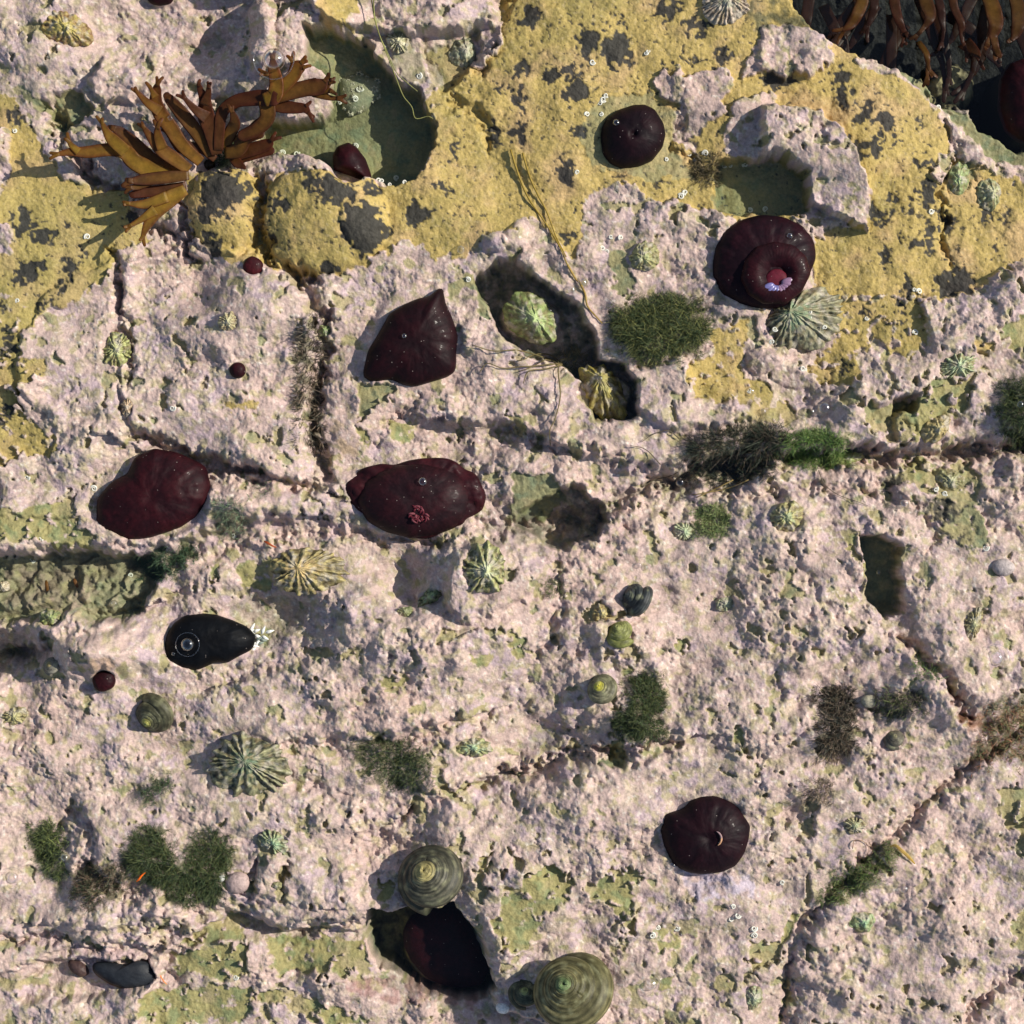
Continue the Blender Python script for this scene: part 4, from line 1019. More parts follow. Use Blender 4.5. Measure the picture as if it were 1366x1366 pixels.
hb = hz(270, 225)
fl = [
 ([ch('00', '900,930,50 800,900,64 720,860,62 670,810,58 600,800,50 480,815,44 400,815,30 330,830,14', 26, 48), ch('00', '680,815,50 620,760,48 585,715,30 562,668,10', 44, 50), ch('00', '440,815,30 405,785,22 390,762,8', 46, 49)], YL),
 ([ch('00', '960,915,40 820,860,55 720,770,52 650,710,40 615,690,24', 20, 38)], BN),
 ([ch('00', '1000,900,40 930,850,52 860,800,50 810,740,32 775,690,12', 30, 52), ch('00', '870,800,44 850,740,34 848,690,16', 44, 54)], OR),
 ([ch('00', '1060,860,40 970,780,50 910,690,55 860,620,56 838,560,48 845,500,34 852,472,14', 30, 58), ch('00', '860,610,44 800,570,30 742,512,10', 50, 58), ch('00', '838,540,30 820,505,16 812,488,8', 55, 58)], OR),
 ([ch('00', '1110,820,40 1040,710,50 970,620,52 910,550,40 895,530,28', 24, 50)], BN),
 ([ch('00', '1140,820,40 1115,700,60 1090,620,62 1090,560,46 1072,510,26 1062,478,10', 28, 60), ch('00', '1090,580,44 1110,520,24 1114,486,10', 52, 60), ch('00', '1100,640,50 1040,600,30 985,542,12', 44, 58)], RD),
 ([ch('00', '1130,840,26 1060,790,32 990,770,32 935,735,16', 20, 30), ch('00', '1010,780,30 950,790,30 880,700,14', 22, 28)], RD),
 ([ch('00', '1000,930,34 900,940,46 780,955,44 705,965,22', 32, 44), ch('00', '840,950,30 740,990,26 700,1000,12', 36, 42)], BN),
 ([ch('00', '980,980,34 880,1000,40 780,1015,40 710,1030,26', 24, 34)], RD),
 ([ch('00', '980,1000,40 900,1050,64 840,1105,60 805,1160,44 780,1215,26 768,1255,8', 28, 46), ch('00', '830,1110,44 760,1160,24 702,1196,8', 38, 46), ch('00', '890,1040,44 780,1080,36 690,1080,14', 34, 42)], YL),
 ([ch('00', '1150,800,36 1158,700,40 1175,610,44 1240,560,48 1330,545,56 1400,545,60 1440,550,60', 30, 62), ], RD),
 ([ch('01', '70,560,50 120,540,60 135,480,52 122,410,44 115,345,12', 60, 66), ch('01', '118,430,30 95,430,14 84,428,6', 62, 66), ch('01', '110,550,50 170,490,48 225,430,50 240,390,46 268,368,18', 60, 66), ch('01', '235,410,40 222,380,22 216,358,8', 62, 66), ch('01', '225,430,40 265,400,26 278,392,10', 62, 66)], ((.20, .12, .015), (.15, .045, .012))),
 ([ch('01', '90,550,56 180,525,56 280,500,60 350,490,64 390,462,20', 58, 64), ch('01', '340,490,60 385,480,40 412,470,10', 60, 64), ch('01', '350,500,50 400,510,24 418,515,8', 60, 64), ch('01', '330,510,50 400,545,22 452,552,8', 58, 62)], BN),
 ([ch('01', '90,560,50 150,585,48 220,595,44 275,600,34 302,628,12', 52, 58), ch('01', '250,595,30 280,588,16 292,582,8', 54, 58)], RD),
 ([ch('01', '80,560,60 85,640,56 30,700,52 -40,730,46', 56, 44), ch('00', '1180,810,44 1250,800,56 1300,740,46 1366,720,40', 26, 44)], BN),
 ([ch('00', '1170,790,40 1220,700,48 1240,660,40 1228,605,12', 26, 50), ch('00', '1230,760,40 1290,730,34 1350,670,30 1400,640,24', 30, 46)], BN),
 ([ch('00', '1200,830,40 1300,800,50 1400,770,44 1430,745,12', 22, 34), ch('00', '1220,830,34 1250,865,36 1285,888,12', 22, 30), ch('00', '1250,840,34 1330,820,36 1420,800,30', 20, 28)], RD),
]
frond_thing('brown_seaweed', 278, 218, hb, fl, 'spray of flat forked yellow and brown fronds at the upper left', 'seaweed')

PW = []
pf = [('490,-120,60 530,-20,75 505,60,72 470,120,60 430,150,26', 'broad orange brown frond at the left of the dark pool', OR, -22, -8),
      ('690,-100,60 700,10,64 715,90,56 742,150,34', 'thin red frond hanging in the dark pool left of the broad wrinkled one', RD, -26, -10),
      ('850,-100,80 862,0,84 878,80,72 850,140,30', 'broad wrinkled orange frond in the middle of the dark pool', BN, -30, 0),
      ('1000,-100,60 1010,20,50 1045,120,46 1052,210,24', 'narrow brown frond in the dark pool right of the middle', RD, -26, -12),
      ('1180,-60,90 1200,40,96 1210,130,92 1195,200,50', 'shiny red brown frond near the top right corner', OR, -15, 12),
      ('1330,-60,80 1345,60,90 1330,160,70 1310,200,30', 'dark brown frond at the top right corner', BN, -24, -5),
      ('830,200,30 860,270,40 872,340,22', 'short orange frond at the mouth of the dark pool', OR, -24, -8),
      ('1070,200,90 1120,270,60 1130,310,20', 'dull maroon frond draped over the pool edge', RD, -30, -4),
      ('600,-60,60 590,40,50 560,120,26', 'dark maroon frond behind the broad orange brown one', ((.05, .02, .012), (.05, .018, .01)), -26, -22),
      ('930,-60,50 945,60,50 960,150,24', 'dark thin frond between the wrinkled and the narrow fronds', ((.06, .022, .012), (.05, .016, .01)), -26, -20)]
for s, lab, cc_, z0, z1 in pf:
    q = [(x_, y_, z_, w_ * .62) for x_, y_, z_, w_ in ch('03', s, z0, z1, 8)]; cc_ = tuple(tuple(k_ * .6 for k_ in t_) for t_ in cc_)
    cx, cy = q[0][0], q[0][1]
    V, f, C = chain_mesh([(x - cx, -(y - cy), z, w) for x, y, z, w in q], c0=cc_[0], c1=cc_[1], thick=1.6)
    V, f, C = list(V), list(f), list(C); fork(V, f, C, [(x - cx, -(y - cy), z, w) for x, y, z, w in q], cc_, random.Random(len(lab)), 22)
    V = [(v[0], v[1], v[2] + 1.6 * math.sin(v[1] * .23 + v[0] * .1)) for v in V]
    if lab.startswith('dark thin'): back_src = (V, f, C)
    o = link('pool_frond', np.array(V) * S, f, M_frond, None, C); o.location = W(cx, cy, 0)
    tag(o, lab, 'seaweed', 'brown fronds in the dark pool')

for k in range(16):
    V, f, C = back_src
    o = link('pool_frond', np.array(V) * S, f, M_frond, None, C)
    o.location = W(1086 + k * 18.5, -16 + 13 * (k % 4), -24 - 3 * (k % 3)); o.rotation_euler = (0, 0, math.radians(random.uniform(-50, 50))); o.scale = (1.35, random.uniform(1.2, 1.9), 1)
    tag(o, 'dark maroon frond hanging in the shade at the back of the pool', 'seaweed', 'shaded fronds at the back of the dark pool')

# ------------------------------------------------------------------ threads
def smooth_path(pts, sub=6):
    P_ = [np.array(p, float) for p in pts]; P_ = [2 * P_[0] - P_[1]] + P_ + [2 * P_[-1] - P_[-2]]; out = []
    for i in range(1, len(P_) - 2):
        for k in range(sub):
            t = k / sub; a, b, c, d = P_[i - 1], P_[i], P_[i + 1], P_[i + 2]
            out.append(.5 * (2 * b + (c - a) * t + (2 * a - 5 * b + 4 * c - d) * t * t + (3 * b - a - 3 * c + d) * t ** 3))
    out.append(P_[-2]); return out


def thread(paths, rad, colr, lab, lift=4, name='weed_thread', cat='seaweed', group=None):
    x0, y0 = paths[0][0][:2]; zb = hz(x0, y0)
    ps = []
    for p in paths:
        sp = smooth_path(p)
        zs = [max(hz(q[0], q[1]), zb - 30) for q in sp]
        for _ in range(6): zs = [max(zs[i], (zs[max(i - 1, 0)] + zs[i] + zs[min(i + 1, len(zs) - 1)]) / 3) for i in range(len(zs))]
        n = len(sp)
        ps.append(([(q[0] - x0, -(q[1] - y0), zs[i] + lift + math.sin(i * .7) * 1.0 - zb) for i, q in enumerate(sp)], [rad * (1 - .5 * i / n) for i in range(n)]))
    V, f, C = tube_mesh(ps, 6, lambda p, t, k: colr)
    o = link(name, np.array(V) * S, f, M_alga, None, C); o.location = W(x0, y0, zb)
    return tag(o, lab, cat, group)


thread([P('01', '610,-60 620,60 640,160 680,270 720,370 750,450 780,520 820,570 840,630 900,620 930,630'), P('01', '632,-60 628,80 650,190 690,280 740,390 790,440 850,490')], .9, (.22, .22, .07), 'long fine yellow green thread hanging into the basin', 16)
thread([F('681,200 692,235 705,265 722,290 735,310 748,335 757,355 768,372'), F('697,205 706,235 718,262 730,285 742,318 755,345')], 1.5, (.26, .18, .03), 'pair of yellow brown strings lying across the yellow crust', 3)
thread([F('772,375 780,392 783,408 792,420 803,432'), F('757,355 768,372 775,380')], 1.6, (.30, .20, .05), 'short brown string running from the paired bubbles to the cushion', 3)
thread([F('752,482 735,478 720,484 705,492 692,496'), F('752,482 735,470 715,470 700,480 690,482'), F('750,486 730,492 705,496 698,512'), F('745,480 745,500 747,530 740,560 733,575 734,595'), F('752,480 700,468 660,470 630,462'), F('750,484 720,488 695,490 670,492 650,486 640,498')], 1.1, (.15, .115, .05), 'brown strings trailing from the crevice weed over the pink rock', 5)
thread([F('1093,627 1100,645 1118,660 1140,668 1158,675')], .7, (.14, .11, .08), 'single thin hair below the bright green moss', 3)
thread([F('858,650 875,640 895,635 905,630'), F('905,585 890,575 870,580 855,590'), F('880,620 860,600 840,595')], .8, (.10, .08, .05), 'loose dark hairs left of the bristly weed', 5)
thread([P('33', '470,450 480,410 520,410 555,440 550,480 535,520'), P('33', '560,420 580,460 560,490')], .7, (.28, .18, .12), 'curled pinkish hair above the diagonal moss', 3)
thread([F('980,640 950,655 930,664'), F('1000,640 970,652 925,660')], 1.0, (.22, .16, .06), 'yellowish blades poking out under the bristly weed', 4)
V, f, C = chain_mesh([(0, 0, 0, 2), (6, 2, 2, 3.4), (14, -4, 4, 4.5), (24, -13, 3, 4), (32, -22, 1, 2)], c0=(.42, .32, .12), c1=(.40, .30, .08))
o = link('seaweed_strand', np.array(V) * S, f, M_frond, None, C); o.location = W(1186, 1128, hz(1190, 1130) + 4)
tag(o, 'yellow blade of weed at the top of the diagonal moss', 'seaweed')
for (x, y, dx, dy, w, cc_, lab) in [(186, 1172, 12, 12, 3.0, (.75, .22, .02), 'bright orange sliver in the lower left moss'),
                                  (204, 1294, 16, -22, 2.6, (.60, .27, .06), 'orange stalk beside the black mussel'),
                                  (54, 775, 4, -20, 6, (.20, .09, .02), 'orange brown scrap in the left trough'),
                                  (90, 773, 7, -14, 6, (.24, .11, .04), 'small red orange scrap right of the other one in the left trough'),
                                  (352, 722, 16, -8, 4, (.36, .10, .03), 'red orange scrap above the wide yellow limpet')]:
    V, f, C = chain_mesh([(0, 0, 0, w * .4), (dx * .3, dy * .25, 2, w * .8), (dx * .7, dy * .75, 2, w * .6), (dx, dy, 1, w * .4)], c0=cc_, c1=cc_, thick=1.2)
    o = link('seaweed_scrap', np.array(V) * S, f, M_frond, None, C); o.location = W(x, y, hz(x + dx / 2, y - dy / 2) + (12 if 'moss' in lab else 4))
    tag(o, lab, 'seaweed scrap')

# ------------------------------------------------------------------ mussels
mb = seat(165, 1302, 40, 16)
e = empty('mussel', 165, 1302, mb)
mo = P('30', '470,1060 560,1060 640,1075 700,1050 760,1060 800,1110 790,1160 740,1195 650,1200 560,1170 500,1130 465,1100')
o = dome('valve', mo, T('30', 640, 1125), 15, M_snail, 0, (.010, .012, .016), parent=e, tint2=(.020, .024, .030), nt=96, nr=20, skirt=4, apex=(-14, 4)); o.location = (0, 0, 4 * S)
o = dome('valve', [(x, y + 2.5) for x, y in mo], T('30', 640, 1128), 8, M_snail, 0, (.12, .07, .04), parent=e, tint2=(.10, .07, .05), nt=96, nr=14, skirt=5); o.location = (0, -1.5 * S, 1.5 * S)
tag(e, 'black mussel with pale scars lying in the lower left gutter', 'mussel')
mb = seat(102, 1294, 13, 10)
o = dome('mussel', P('30', '340,1045 400,1050 440,1080 455,1120 410,1140 360,1110 340,1080'), T('30', 398, 1092), 11, M_snail, mb, (.05, .03, .03), tint2=(.09, .055, .045), nt=60, nr=14)
tag(o, 'small brown mussel left of the black one', 'mussel')

rw_ = random.Random(21); ps = []
for k in range(16):
    a = rw_.uniform(-.6, 1.5); x0, y0 = rw_.uniform(-14, 14), rw_.uniform(-14, 12); l = rw_.uniform(7, 15)
    ps.append(([(x0 + l * t * math.cos(a), y0 + l * t * math.sin(a), 10 + 3 * math.sin(t * 3) + rw_.uniform(0, 2)) for t in (0, .3, .6, 1)], [1.2, 2.6, 2.2, .7]))
V, f, C = tube_mesh(ps, 7, lambda p, t, k: (.74, .74, .68) if p % 4 else (.20, .24, .20))
o = link('shell_fragment', np.array(V) * S, f, M_shell, None, C); o.location = W(338, 856, hz(338, 856) - 3)
tag(o, 'ragged white shell fragments at the right end of the glossy black anemone', 'shell')

# ------------------------------------------------------------------ pebbles
for x, y, rx, ry, h, cc_, lab, nm in [(317, 1177, 17, 15, 13, (.42, .31, .28), 'round pink pebble right of the largest moss patch', 'pebble'),
                                  (671, 1346, 10, 8, 8, (.75, .74, .70), 'bright white pebble left of the largest snail', 'pebble'),
                                  (1338, 757, 15, 12, 10, (.42, .36, .34), 'rounded pale stone with a shadowed left side by the right edge', 'pebble'),
                                  (1158, 935, 11, 9, 8, (.40, .36, .25), 'small grey stone under the dull purple weed', 'pebble'),
                                  (296, 1170, 5, 5, 5, (.6, .6, .56), 'tiny white pebble touching the round pink one', 'pebble')]:
    b = seat(x, y, rx * .8, ry * .8)
    o = dome(nm, circ(x, y, rx, ry, 14, .07, int(x)), (x, y), h, M_peb, b, cc_, tint2=[c * .75 for c in cc_], nt=60, nr=16, pw=2.0, inset=.2)
    tag(o, lab, 'pebble')

# ------------------------------------------------------------------ barnacles: cluster on the basin rim
def barnacle_mesh(k):
    r = random.Random(k); V = []; C = []; nt = 24
    prof = [(1.0, -.3), (1.0, 0), (.82, .35), (.62, .62), (.48, .72), (.38, .66), (.28, .3), (.05, .12)]
    for q, (rr_, z) in enumerate(prof):
        for j in range(nt):
            a = 2 * math.pi * j / nt
            w = 1 + .10 * math.cos(a * 6 + k) + .04 * math.sin(a * 11 + k)
            V.append((rr_ * w * math.cos(a), rr_ * w * math.sin(a), z))
            c = (.50, .47, .34) if q < 6 else (.05, .05, .045)
            m = .8 + .3 * math.cos(a * 6 + k)
            C.append([x_ * m for x_ in c])
    f = gridfaces(len(prof), nt)
    f = [tuple(reversed(q)) for q in f]
    f.append(tuple((len(prof) - 1) * nt + j for j in range(nt)))
    me_o = link('barnacle', np.array(V) * S, f, M_shell, None, C)
    return me_o.data, me_o


bm_, first = barnacle_mesh(1); used = False
ctr = P('01', '420,370 470,350 530,345 590,370 640,380 650,430 640,470 600,500 570,540 530,560 480,570 440,520 430,460')
r = random.Random(4); placed = []
tries = 0
while len(placed) < 34 and tries < 4000:
    tries += 1
    x = r.uniform(444, 512); y = r.uniform(86, 148)
    if float(sdf(ctr, np.array([x]), np.array([y]))[0]) > -2: continue
    if math.hypot(x - 482, y - 124) < 9: continue
    R = r.uniform(3.6, 6.2)
    if all(math.hypot(x - a, y - b) > (R + c) * .88 for a, b, c in placed): placed.append((x, y, R))
# the lump that carries them
hb2 = [max(hz(x, y), 0) for x, y, R in placed]
V = []
bl = dome('barnacled_rock', ctr, T('01', 535, 455), 16, M_rock, hz(478, 117) + 4, (.30, .28, .17), tint2=(.20, .22, .14), nt=90, nr=20, skirt=40, inset=-.1)
tag(bl, 'low lump of rock carrying the barnacle cluster at the rim of the green basin', 'rock')
zl = hz(478, 117) + 4
for x, y, R in placed:
    o = first if not used else first.copy()
    if used: col.objects.link(o)
    used = True
    dd = -float(sdf(ctr, np.array([x]), np.array([y]))[0])
    o.location = W(x, y, zl + 16 * min(1, (dd / 22)) ** .5 - 1); o.scale = (R, R, R * r.uniform(.8, 1.1)); o.rotation_euler = (r.uniform(-.2, .2), r.uniform(-.2, .2), r.uniform(0, 6))
    tag(o, 'small cream barnacle crowded on the lump at the rim of the green basin', 'barnacle', 'barnacles at the basin rim')

# ------------------------------------------------------------------ tiny coiled tube worms
pth = []
n = 26
for i in range(n):
    t = i / (n - 1); a = t * 9.5; rr_ = .25 + .75 * t
    pth.append((rr_ * math.cos(a), rr_ * math.sin(a), .25 * (1 - t) + .2))
V, f, C = tube_mesh([(pth, [.12 + .22 * i / (n - 1) for i in range(n)])], 7, lambda p, t, k: (.68, .67, .58))
w0 = link('tube_worm', np.array(V) * S, f, M_white, None, C); usedw = False
TW = {'02': '710,280 722,270 430,325 350,900 815,830 935,800 970,825 960,840 1020,795 890,1025 912,1003 1130,845 1160,842 1240,835 1265,1080 1345,1070 525,1235 575,1240 480,1295 505,1310 485,520 500,500 470,540 475,600 400,600',
      '13': '795,178 820,190 800,405 240,300 245,330 210,370 325,380 65,390 50,455 905,1220 955,1240 550,330 215,590',
      '01': '530,440 512,490 430,510 545,440 725,895 130,775 195,765 855,390 640,930 660,945 700,955 780,950 510,730',
      '32': '770,865 870,870 740,900 1160,750 1185,800 1150,820 1270,870 1275,905', '23': '525,235 1165,200', '33': '110,630', '30': '1150,50 1190,70 1240,110 1335,130 1225,1130',
      '21': '1175,370', '11': '1110,130', '10': '95,240 910,800 145,1160 490,1215', '20': '1205,135 655,345 220,155 130,265', '00': '450,1230 70,680', '03': '930,550 880,1100', '12': '465,600 455,655 1250,705'}
rw = random.Random(8)
for t, s in TW.items():
    for q in s.split():
        u, v = [float(k) for k in q.split(',')]; x, y = T(t, u, v)
        o = w0 if not usedw else w0.copy()
        if usedw: col.objects.link(o)
        usedw = True
        R = rw.uniform(2.8, 4.4)
        zz = hz(x, y)
        if t == '13' and u < 350 and v < 470: zz += 16
        if t == '01' and 400 < u < 560 and v < 520: zz = zl + 15
        if t == '30' and v < 200: zz += 4
        o.location = W(x, y, zz); o.scale = (R, R, R); o.rotation_euler = (rw.uniform(-.4, .4), rw.uniform(-.4, .4), rw.uniform(0, 6))
        tag(o, 'tiny white coiled worm tube, one of many dotted over the rock', 'tube worm', 'tiny white coiled worm tubes')

# ------------------------------------------------------------------ bubbles on the water
M_bub = bpy.data.materials.new('bubble_film'); M_bub.use_nodes = True
nt = M_bub.node_tree; nt.nodes.clear()
out_ = nt.nodes.new('ShaderNodeOutputMaterial'); mx = nt.nodes.new('ShaderNodeMixShader'); tr = nt.nodes.new('ShaderNodeBsdfTransparent'); gl = nt.nodes.new('ShaderNodeBsdfGlossy')
gl.inputs['Roughness'].default_value = .08; fw = nt.nodes.new('ShaderNodeLayerWeight'); fw.inputs['Blend'].default_value = .35
gl.inputs['Color'].default_value = (.95, .95, .95, 1); tr.inputs['Color'].default_value = (.93, .93, .93, 1)
mp = nt.nodes.new('ShaderNodeMapRange'); mp.inputs['To Min'].default_value = .06; mp.inputs['To Max'].default_value = .9
nt.links.new(fw.outputs['Facing'], mp.inputs['Value']); nt.links.new(mp.outputs[0], mx.inputs[0])
nt.links.new(tr.outputs[0], mx.inputs[1]); nt.links.new(gl.outputs[0], mx.inputs[2]); nt.links.new(mx.outputs[0], out_.inputs['Surface'])
V = []; nt_, nr_ = 28, 14
for i in range(nr_):
    p = math.pi * .62 * i / (nr_ - 1) + .001
    for j in range(nt_):
        q = 2 * math.pi * j / nt_; V.append((math.sin(p) * math.cos(q), math.sin(p) * math.sin(q), math.cos(p) * .8))
f = [tuple(reversed(q)) for q in gridfaces(nr_, nt_, flip=True)]
bub = link('air_bubble', np.array(V) * S, f, M_bub)
BB = [(152, 98, 5), (157, 105, 4), (149, 106, 3), (372, 92, 15), (821, 168, 4.5), (541, 451, 3.5), (565, 643, 6), (252, 859, 9), (232, 872, 2.5), (377, 376 - 372 + 372, 0),
      (777, 377, 7), (762, 387, 6), (87, 1143, 5.5), (18, 1170, 8), (868, 1312, 8.5), (1324, 876, 10), (896, 1152, 5), (852, 754, 4), (861, 757, 4), (1355, 541, 5.5), (1119, 624, 6),
      (1099, 545, 9), (1050, 318, 4.5), (1018, 549, 5), (233, 164, 4), (615, 334, 6), (909, 643, 6), (1205, 671, 6), (1206, 1186, 6), (148, 806, 5), (1230, 592 + 60, 0), (733, 413, 4), (1002, 522, 6), (800, 505, 4), (908, 1268 - 20, 3), (112, 852, 5), (176, 347, 3.5), (570, 876, 3), (1176, 764, 3.5)]
BB = [b for b in BB if b[2] > 0]
usedb = False
bpy.context.view_layer.update()
dg = bpy.context.evaluated_depsgraph_get()


def top_z(x, y):
    p = W(x, y, 200); hit, loc, *_r = sc.ray_cast(dg, p, Vector((0, 0, -1)))
    return max(hz(x, y), loc.z / S if hit else -999, WATER)


tops = [top_z(b[0], b[1]) for b in BB]
for (x, y, R), tz in zip(BB, tops):
    o = bub if not usedb else bub.copy()
    if usedb: col.objects.link(o)
    usedb = True
    o.location = W(x, y, tz + R * .45); o.scale = (R, R, R)
    big = R >= 8
    if big:
        V, f, C = tube_mesh([([(1.75 * math.cos(a_), 1.75 * math.sin(a_), .12) for a_ in np.linspace(0, 2 * math.pi, 40)], [.045] * 40)], 8)
        rg = link('ring', np.array(V) * S, f, M_bub, o)
    o['label'] = 'large clear air bubble with a thin ring around it' if big else 'small clear air bubble without a ring in the rock pool'
    tag(o, None, 'bubble', 'large ringed bubbles' if big else 'small bubbles')

# ------------------------------------------------------------------ rock mesh with its crust colours
def mixc(a, b, m):
    return a * (1 - m[..., None]) + np.array(b) * m[..., None]


nA = fbm(GX / 60, GY / 60, 4, 200); nB = fbm(GX / 18, GY / 18, 4, 201); nC = fbm(GX / 5, GY / 5, 3, 202); nD = fbm(GX / 220, GY / 220, 3, 203)
c = np.empty(GX.shape + (3,)); c[:] = (.475, .362, .328)
c = mixc(c, (.43, .335, .36), sst(-.05, .45, nA + .3 * nC))          # lilac
c = mixc(c, (.49, .405, .31), sst(.0, .5, nB + .25 * nD) * .8)         # cream
c = mixc(c, (.50, .365, .32), sst(.05, .5, -nD + .3 * nB) * .6)        # salmon
c = mixc(c, (.35, .32, .16), sst(.0, .45, fbm(GX / 14, GY / 14, 3, 204) + .25 * nA) * .65)   # greenish film
c = mixc(c, (.17, .15, .125), sst(.28, .65, fbm(GX / 13, GY / 13, 3, 205) + .15 * rz - .05) * .5)   # dirt
c = mixc(c, (.68, .63, .56), sst(.35, .6, fbm(GX / 7, GY / 7, 2, 206)) * .6)                # pale flecks, standing in for specular sparkle too
c = mixc(c, (.60, .49, .44), np.exp(-((pe - .06) / .035) ** 2) * patchy * .45)
cell = (bc - .5) * .12 + (pc - .5) * .10
c *= (1 + cell)[..., None]
c *= np.array((.955, .93, .905))
cy_ = np.empty_like(c); cy_[:] = (.41, .305, .10)
cy_ = mixc(cy_, (.45, .31, .14), sst(-.1, .5, nA)); cy_ = mixc(cy_, (.27, .22, .07), sst(.05, .55, nD + .4 * nB) * .8)
cy_ = mixc(cy_, (.46, .36, .19), sst(.2, .6, nC + .3 * nB) * .5); cy_ = mixc(cy_, (.20, .16, .06), sst(.2, .7, -nC * .5 - nB * .7) * .5)
cy_ = mixc(cy_, (.22, .21, .07), sst(240, 120, np.hypot(GX - 60, GY - 420)) * .35 + 0 * GX)
co_ = np.empty_like(c); co_[:] = (.28, .25, .105)
co_ = mixc(co_, (.20, .22, .10), sst(-.1, .4, nB)); co_ = mixc(co_, (.34, .28, .15), sst(.1, .5, nA)); co_ = mixc(co_, (.18, .18, .08), sst(.25, .6, nC) * .6)
cg_ = np.empty_like(c); cg_[:] = (.21, .205, .105)
cg_ = mixc(cg_, (.28, .25, .12), sst(-.1, .4, nA + .3 * nC)); cg_ = mixc(cg_, (.16, .185, .105), sst(.0, .5, nB)); cg_ = mixc(cg_, (.30, .25, .14), sst(.2, .5, fbm(GX / 22, GY / 22, 3, 210)) * .6)
rim_m = np.clip(1 - np.abs(np.maximum(yel, ol) - .3) / .28, 0, 1) * (1 - grn) * .45 * (.4 + .6 * sst(-.2, .2, nB))
c = c * (1 - yel[..., None]) + cy_ * yel[..., None]
c = c * (1 - ol[..., None]) + co_ * ol[..., None]
c = c * (1 - grn[..., None]) + cg_ * grn[..., None]
c = mixc(c, (.60, .50, .46), rim_m)
c = mixc(c, (.016, .020, .026), blk * .93)
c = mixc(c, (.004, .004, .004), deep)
# barnacled brown lump in the pool and rusty crevice stains, maroon smear low in the gutter, shade painted into the pits
def stain_shade(poly, colr, k):
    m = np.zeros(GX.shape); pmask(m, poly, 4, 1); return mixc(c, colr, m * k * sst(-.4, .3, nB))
c = stain_shade(P('03', '900,480 960,300 1080,250 1190,310 1180,440 1110,540 1000,530'), (.34, .29, .17), .9)
c = stain_shade(F('632,378 650,355 685,345 712,366 750,395 775,410 790,445 800,480 832,490 848,510 850,556 800,560 775,505 740,480 700,475 665,440 655,410'), (.075, .085, .05), .8)  # olive algae film, darkened to paint in the crevice's shade
c = stain_shade(F('690,680 735,660 765,645 800,668 810,690 795,718 750,735 720,718 690,700'), (.14, .14, .11), .6)  # algae film with the pit's shade put into its colour
c = stain_shade(P('23', '520,140 640,130 710,200 740,350 730,540 650,560 560,460'), (.12, .14, .09), .7)  # greenish film, shade of the slot painted in
c = stain_shade(PIT9, (.05, .05, .04), .85)  # shade of the hole painted dark on its floor and walls
c = stain_shade(F('0,745 110,738 200,742 212,765 150,775 90,775 60,800 0,790'), (.16, .13, .09), .8)
c = stain_shade(F('0,765 60,760 110,765 130,790 90,815 0,812'), (.26, .20, .15), .85)
c = stain_shade(F('640,690 700,680 730,700 720,730 650,720'), (.15, .13, .10), .7)
c = stain_shade(F('1130,45 1040,0 1000,0 990,20 1010,45'), (.05, .06, .035), .8)
c = stain_shade(F('1255,905 1275,925 1295,960 1280,965 1262,940'), (.10, .035, .015), .9)
c = stain_shade(P('31', '450,1150 600,1130 850,1170 1000,1230 1250,1250 1150,1290 700,1260 500,1220'), (.26, .14, .13), .8)
c = stain_shade(F('1290,950 1366,940 1366,1010 1280,1020'), (.24, .12, .08), .8)
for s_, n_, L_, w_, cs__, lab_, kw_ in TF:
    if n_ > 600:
        c = stain_shade(F(s_), (.085, .09, .045), .75)
c = stain_shade(circ(143, 893, 22, 20), (.50, .34, .24), .9)
c = stain_shade(P('11', '400,820 460,900 540,990 540,1040 440,1050 400,960'), (.46, .34, .22), .9)
c = stain_shade(P('30', '0,930 200,950 500,1040 760,1050 780,1000 500,960 300,940'), (.40, .27, .29), .6)
c = stain_shade(F('900,1165 960,1160 1010,1165 1000,1195 930,1200'), (.44, .38, .46), .8)

ny, nx = GX.shape
Vv = np.stack([(GX - 683) * S, (683 - GY) * S, H * S], -1).reshape(-1, 3).astype(np.float32)
idx = np.arange(nx * ny).reshape(ny, nx)
quads = np.stack([idx[:-1, :-1], idx[1:, :-1], idx[1:, 1:], idx[:-1, 1:]], -1).reshape(-1, 4).astype(np.int32)
me = bpy.data.meshes.new('rock_bed')
me.vertices.add(len(Vv)); me.vertices.foreach_set('co', Vv.ravel())
me.loops.add(quads.size); me.loops.foreach_set('vertex_index', quads.ravel())
me.polygons.add(len(quads)); me.polygons.foreach_set('loop_start', np.arange(0, quads.size, 4, dtype=np.int32))
me.polygons.foreach_set('use_smooth', np.ones(len(quads), bool))
me.update()
at = me.color_attributes.new('Col', 'FLOAT_COLOR', 'POINT')
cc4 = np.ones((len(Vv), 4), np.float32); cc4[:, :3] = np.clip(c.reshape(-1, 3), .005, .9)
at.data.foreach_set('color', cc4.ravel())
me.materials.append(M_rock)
ro = bpy.data.objects.new('rock_bed', me); col.objects.link(ro)
ro['kind'] = 'structure'; ro['label'] = 'rock pool bed crusted with pink, yellow and olive algae'

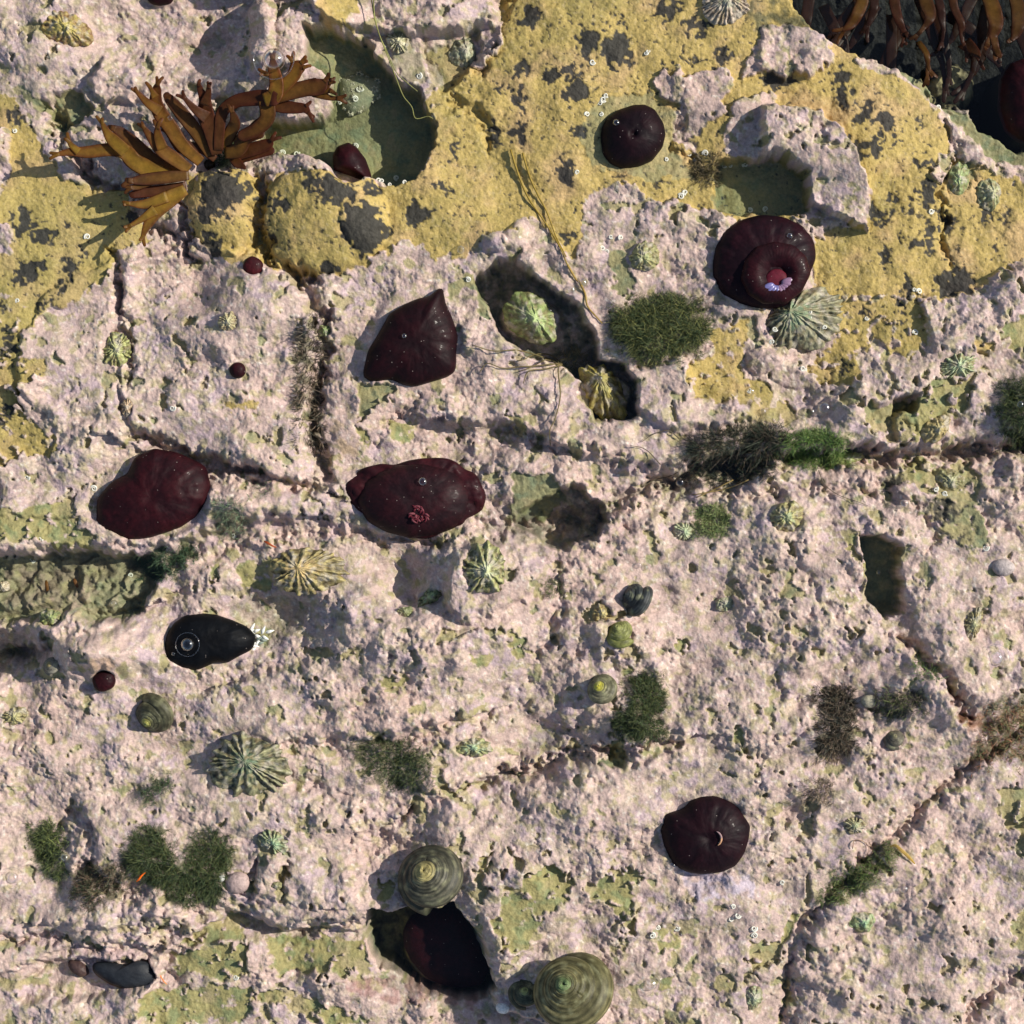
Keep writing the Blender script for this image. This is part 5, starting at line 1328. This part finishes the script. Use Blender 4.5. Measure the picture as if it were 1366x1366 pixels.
# ------------------------------------------------------------------ water standing in the hollows: one level sheet the rock rises through
M_wat = bpy.data.materials.new('water_surface'); M_wat.use_nodes = True
nt = M_wat.node_tree; nt.nodes.clear()
out_ = nt.nodes.new('ShaderNodeOutputMaterial'); mx = nt.nodes.new('ShaderNodeMixShader'); tr = nt.nodes.new('ShaderNodeBsdfTransparent'); gl = nt.nodes.new('ShaderNodeBsdfGlossy')
gl.inputs['Roughness'].default_value = .03
tr.inputs['Color'].default_value = (.90, .94, .90, 1)
lw = nt.nodes.new('ShaderNodeLayerWeight'); lw.inputs['Blend'].default_value = .5
pw5 = nt.nodes.new('ShaderNodeMath'); pw5.operation = 'POWER'; pw5.inputs[1].default_value = 5
fr = nt.nodes.new('ShaderNodeMath'); fr.operation = 'MULTIPLY_ADD'; fr.inputs[1].default_value = .97; fr.inputs[2].default_value = .02
nt.links.new(lw.outputs['Facing'], pw5.inputs[0]); nt.links.new(pw5.outputs[0], fr.inputs[0])
tc = nt.nodes.new('ShaderNodeTexCoord'); nz = nt.nodes.new('ShaderNodeTexNoise'); nz.inputs['Scale'].default_value = 14; nz.inputs['Detail'].default_value = 2
bp = nt.nodes.new('ShaderNodeBump'); bp.inputs['Strength'].default_value = .5; bp.inputs['Distance'].default_value = .002
nt.links.new(tc.outputs['Object'], nz.inputs['Vector']); nt.links.new(nz.outputs['Fac'], bp.inputs['Height'])
nt.links.new(bp.outputs[0], gl.inputs['Normal'])
nt.links.new(fr.outputs[0], mx.inputs[0]); nt.links.new(tr.outputs[0], mx.inputs[1]); nt.links.new(gl.outputs[0], mx.inputs[2]); nt.links.new(mx.outputs[0], out_.inputs['Surface'])
V = [(-1.28, -1.28, 0), (1.28, -1.28, 0), (1.28, 1.28, 0), (-1.28, 1.28, 0)]
wo = link('water', V, [(0, 1, 2, 3)], M_wat, smooth=False, loc=(0, 0, WATER * S))
wo['kind'] = 'structure'

# ------------------------------------------------------------------ light
az = math.radians(16); el = math.radians(37)
dirv = Vector((math.cos(el) * math.cos(az), math.cos(el) * math.sin(az), math.sin(el)))
sl_ = bpy.data.lights.new('sun', 'SUN'); sl_.energy = 4.9; sl_.angle = math.radians(.5); sl_.color = (1, .935, .83)
so = bpy.data.objects.new('sun', sl_); col.objects.link(so); so.rotation_euler = (-dirv).to_track_quat('-Z', 'Y').to_euler()
w = bpy.data.worlds.new('World'); sc.world = w; w.use_nodes = True
nt = w.node_tree; bg = nt.nodes['Background']
sky = nt.nodes.new('ShaderNodeTexSky'); sky.sky_type = 'NISHITA'; sky.sun_disc = False
sky.sun_elevation = el; sky.sun_rotation = math.radians(90) - az
nt.links.new(sky.outputs[0], bg.inputs['Color']); bg.inputs['Strength'].default_value = .105

# ------------------------------------------------------------------ camera
Dm = 1.15
cam = bpy.data.cameras.new('camera'); co = bpy.data.objects.new('camera', cam); col.objects.link(co)
co.location = (0, 0, Dm); co.rotation_euler = (0, 0, 0)
cam.sensor_width = 36; cam.lens = 18 / ((683 * S) / Dm); cam.clip_start = .05; cam.clip_end = 50
sc.camera = co
sc.render.resolution_x = 1024; sc.render.resolution_y = 1024
sc.view_settings.view_transform = 'Standard'; sc.view_settings.look = 'None'; sc.view_settings.exposure = 0.2; sc.view_settings.gamma = 1
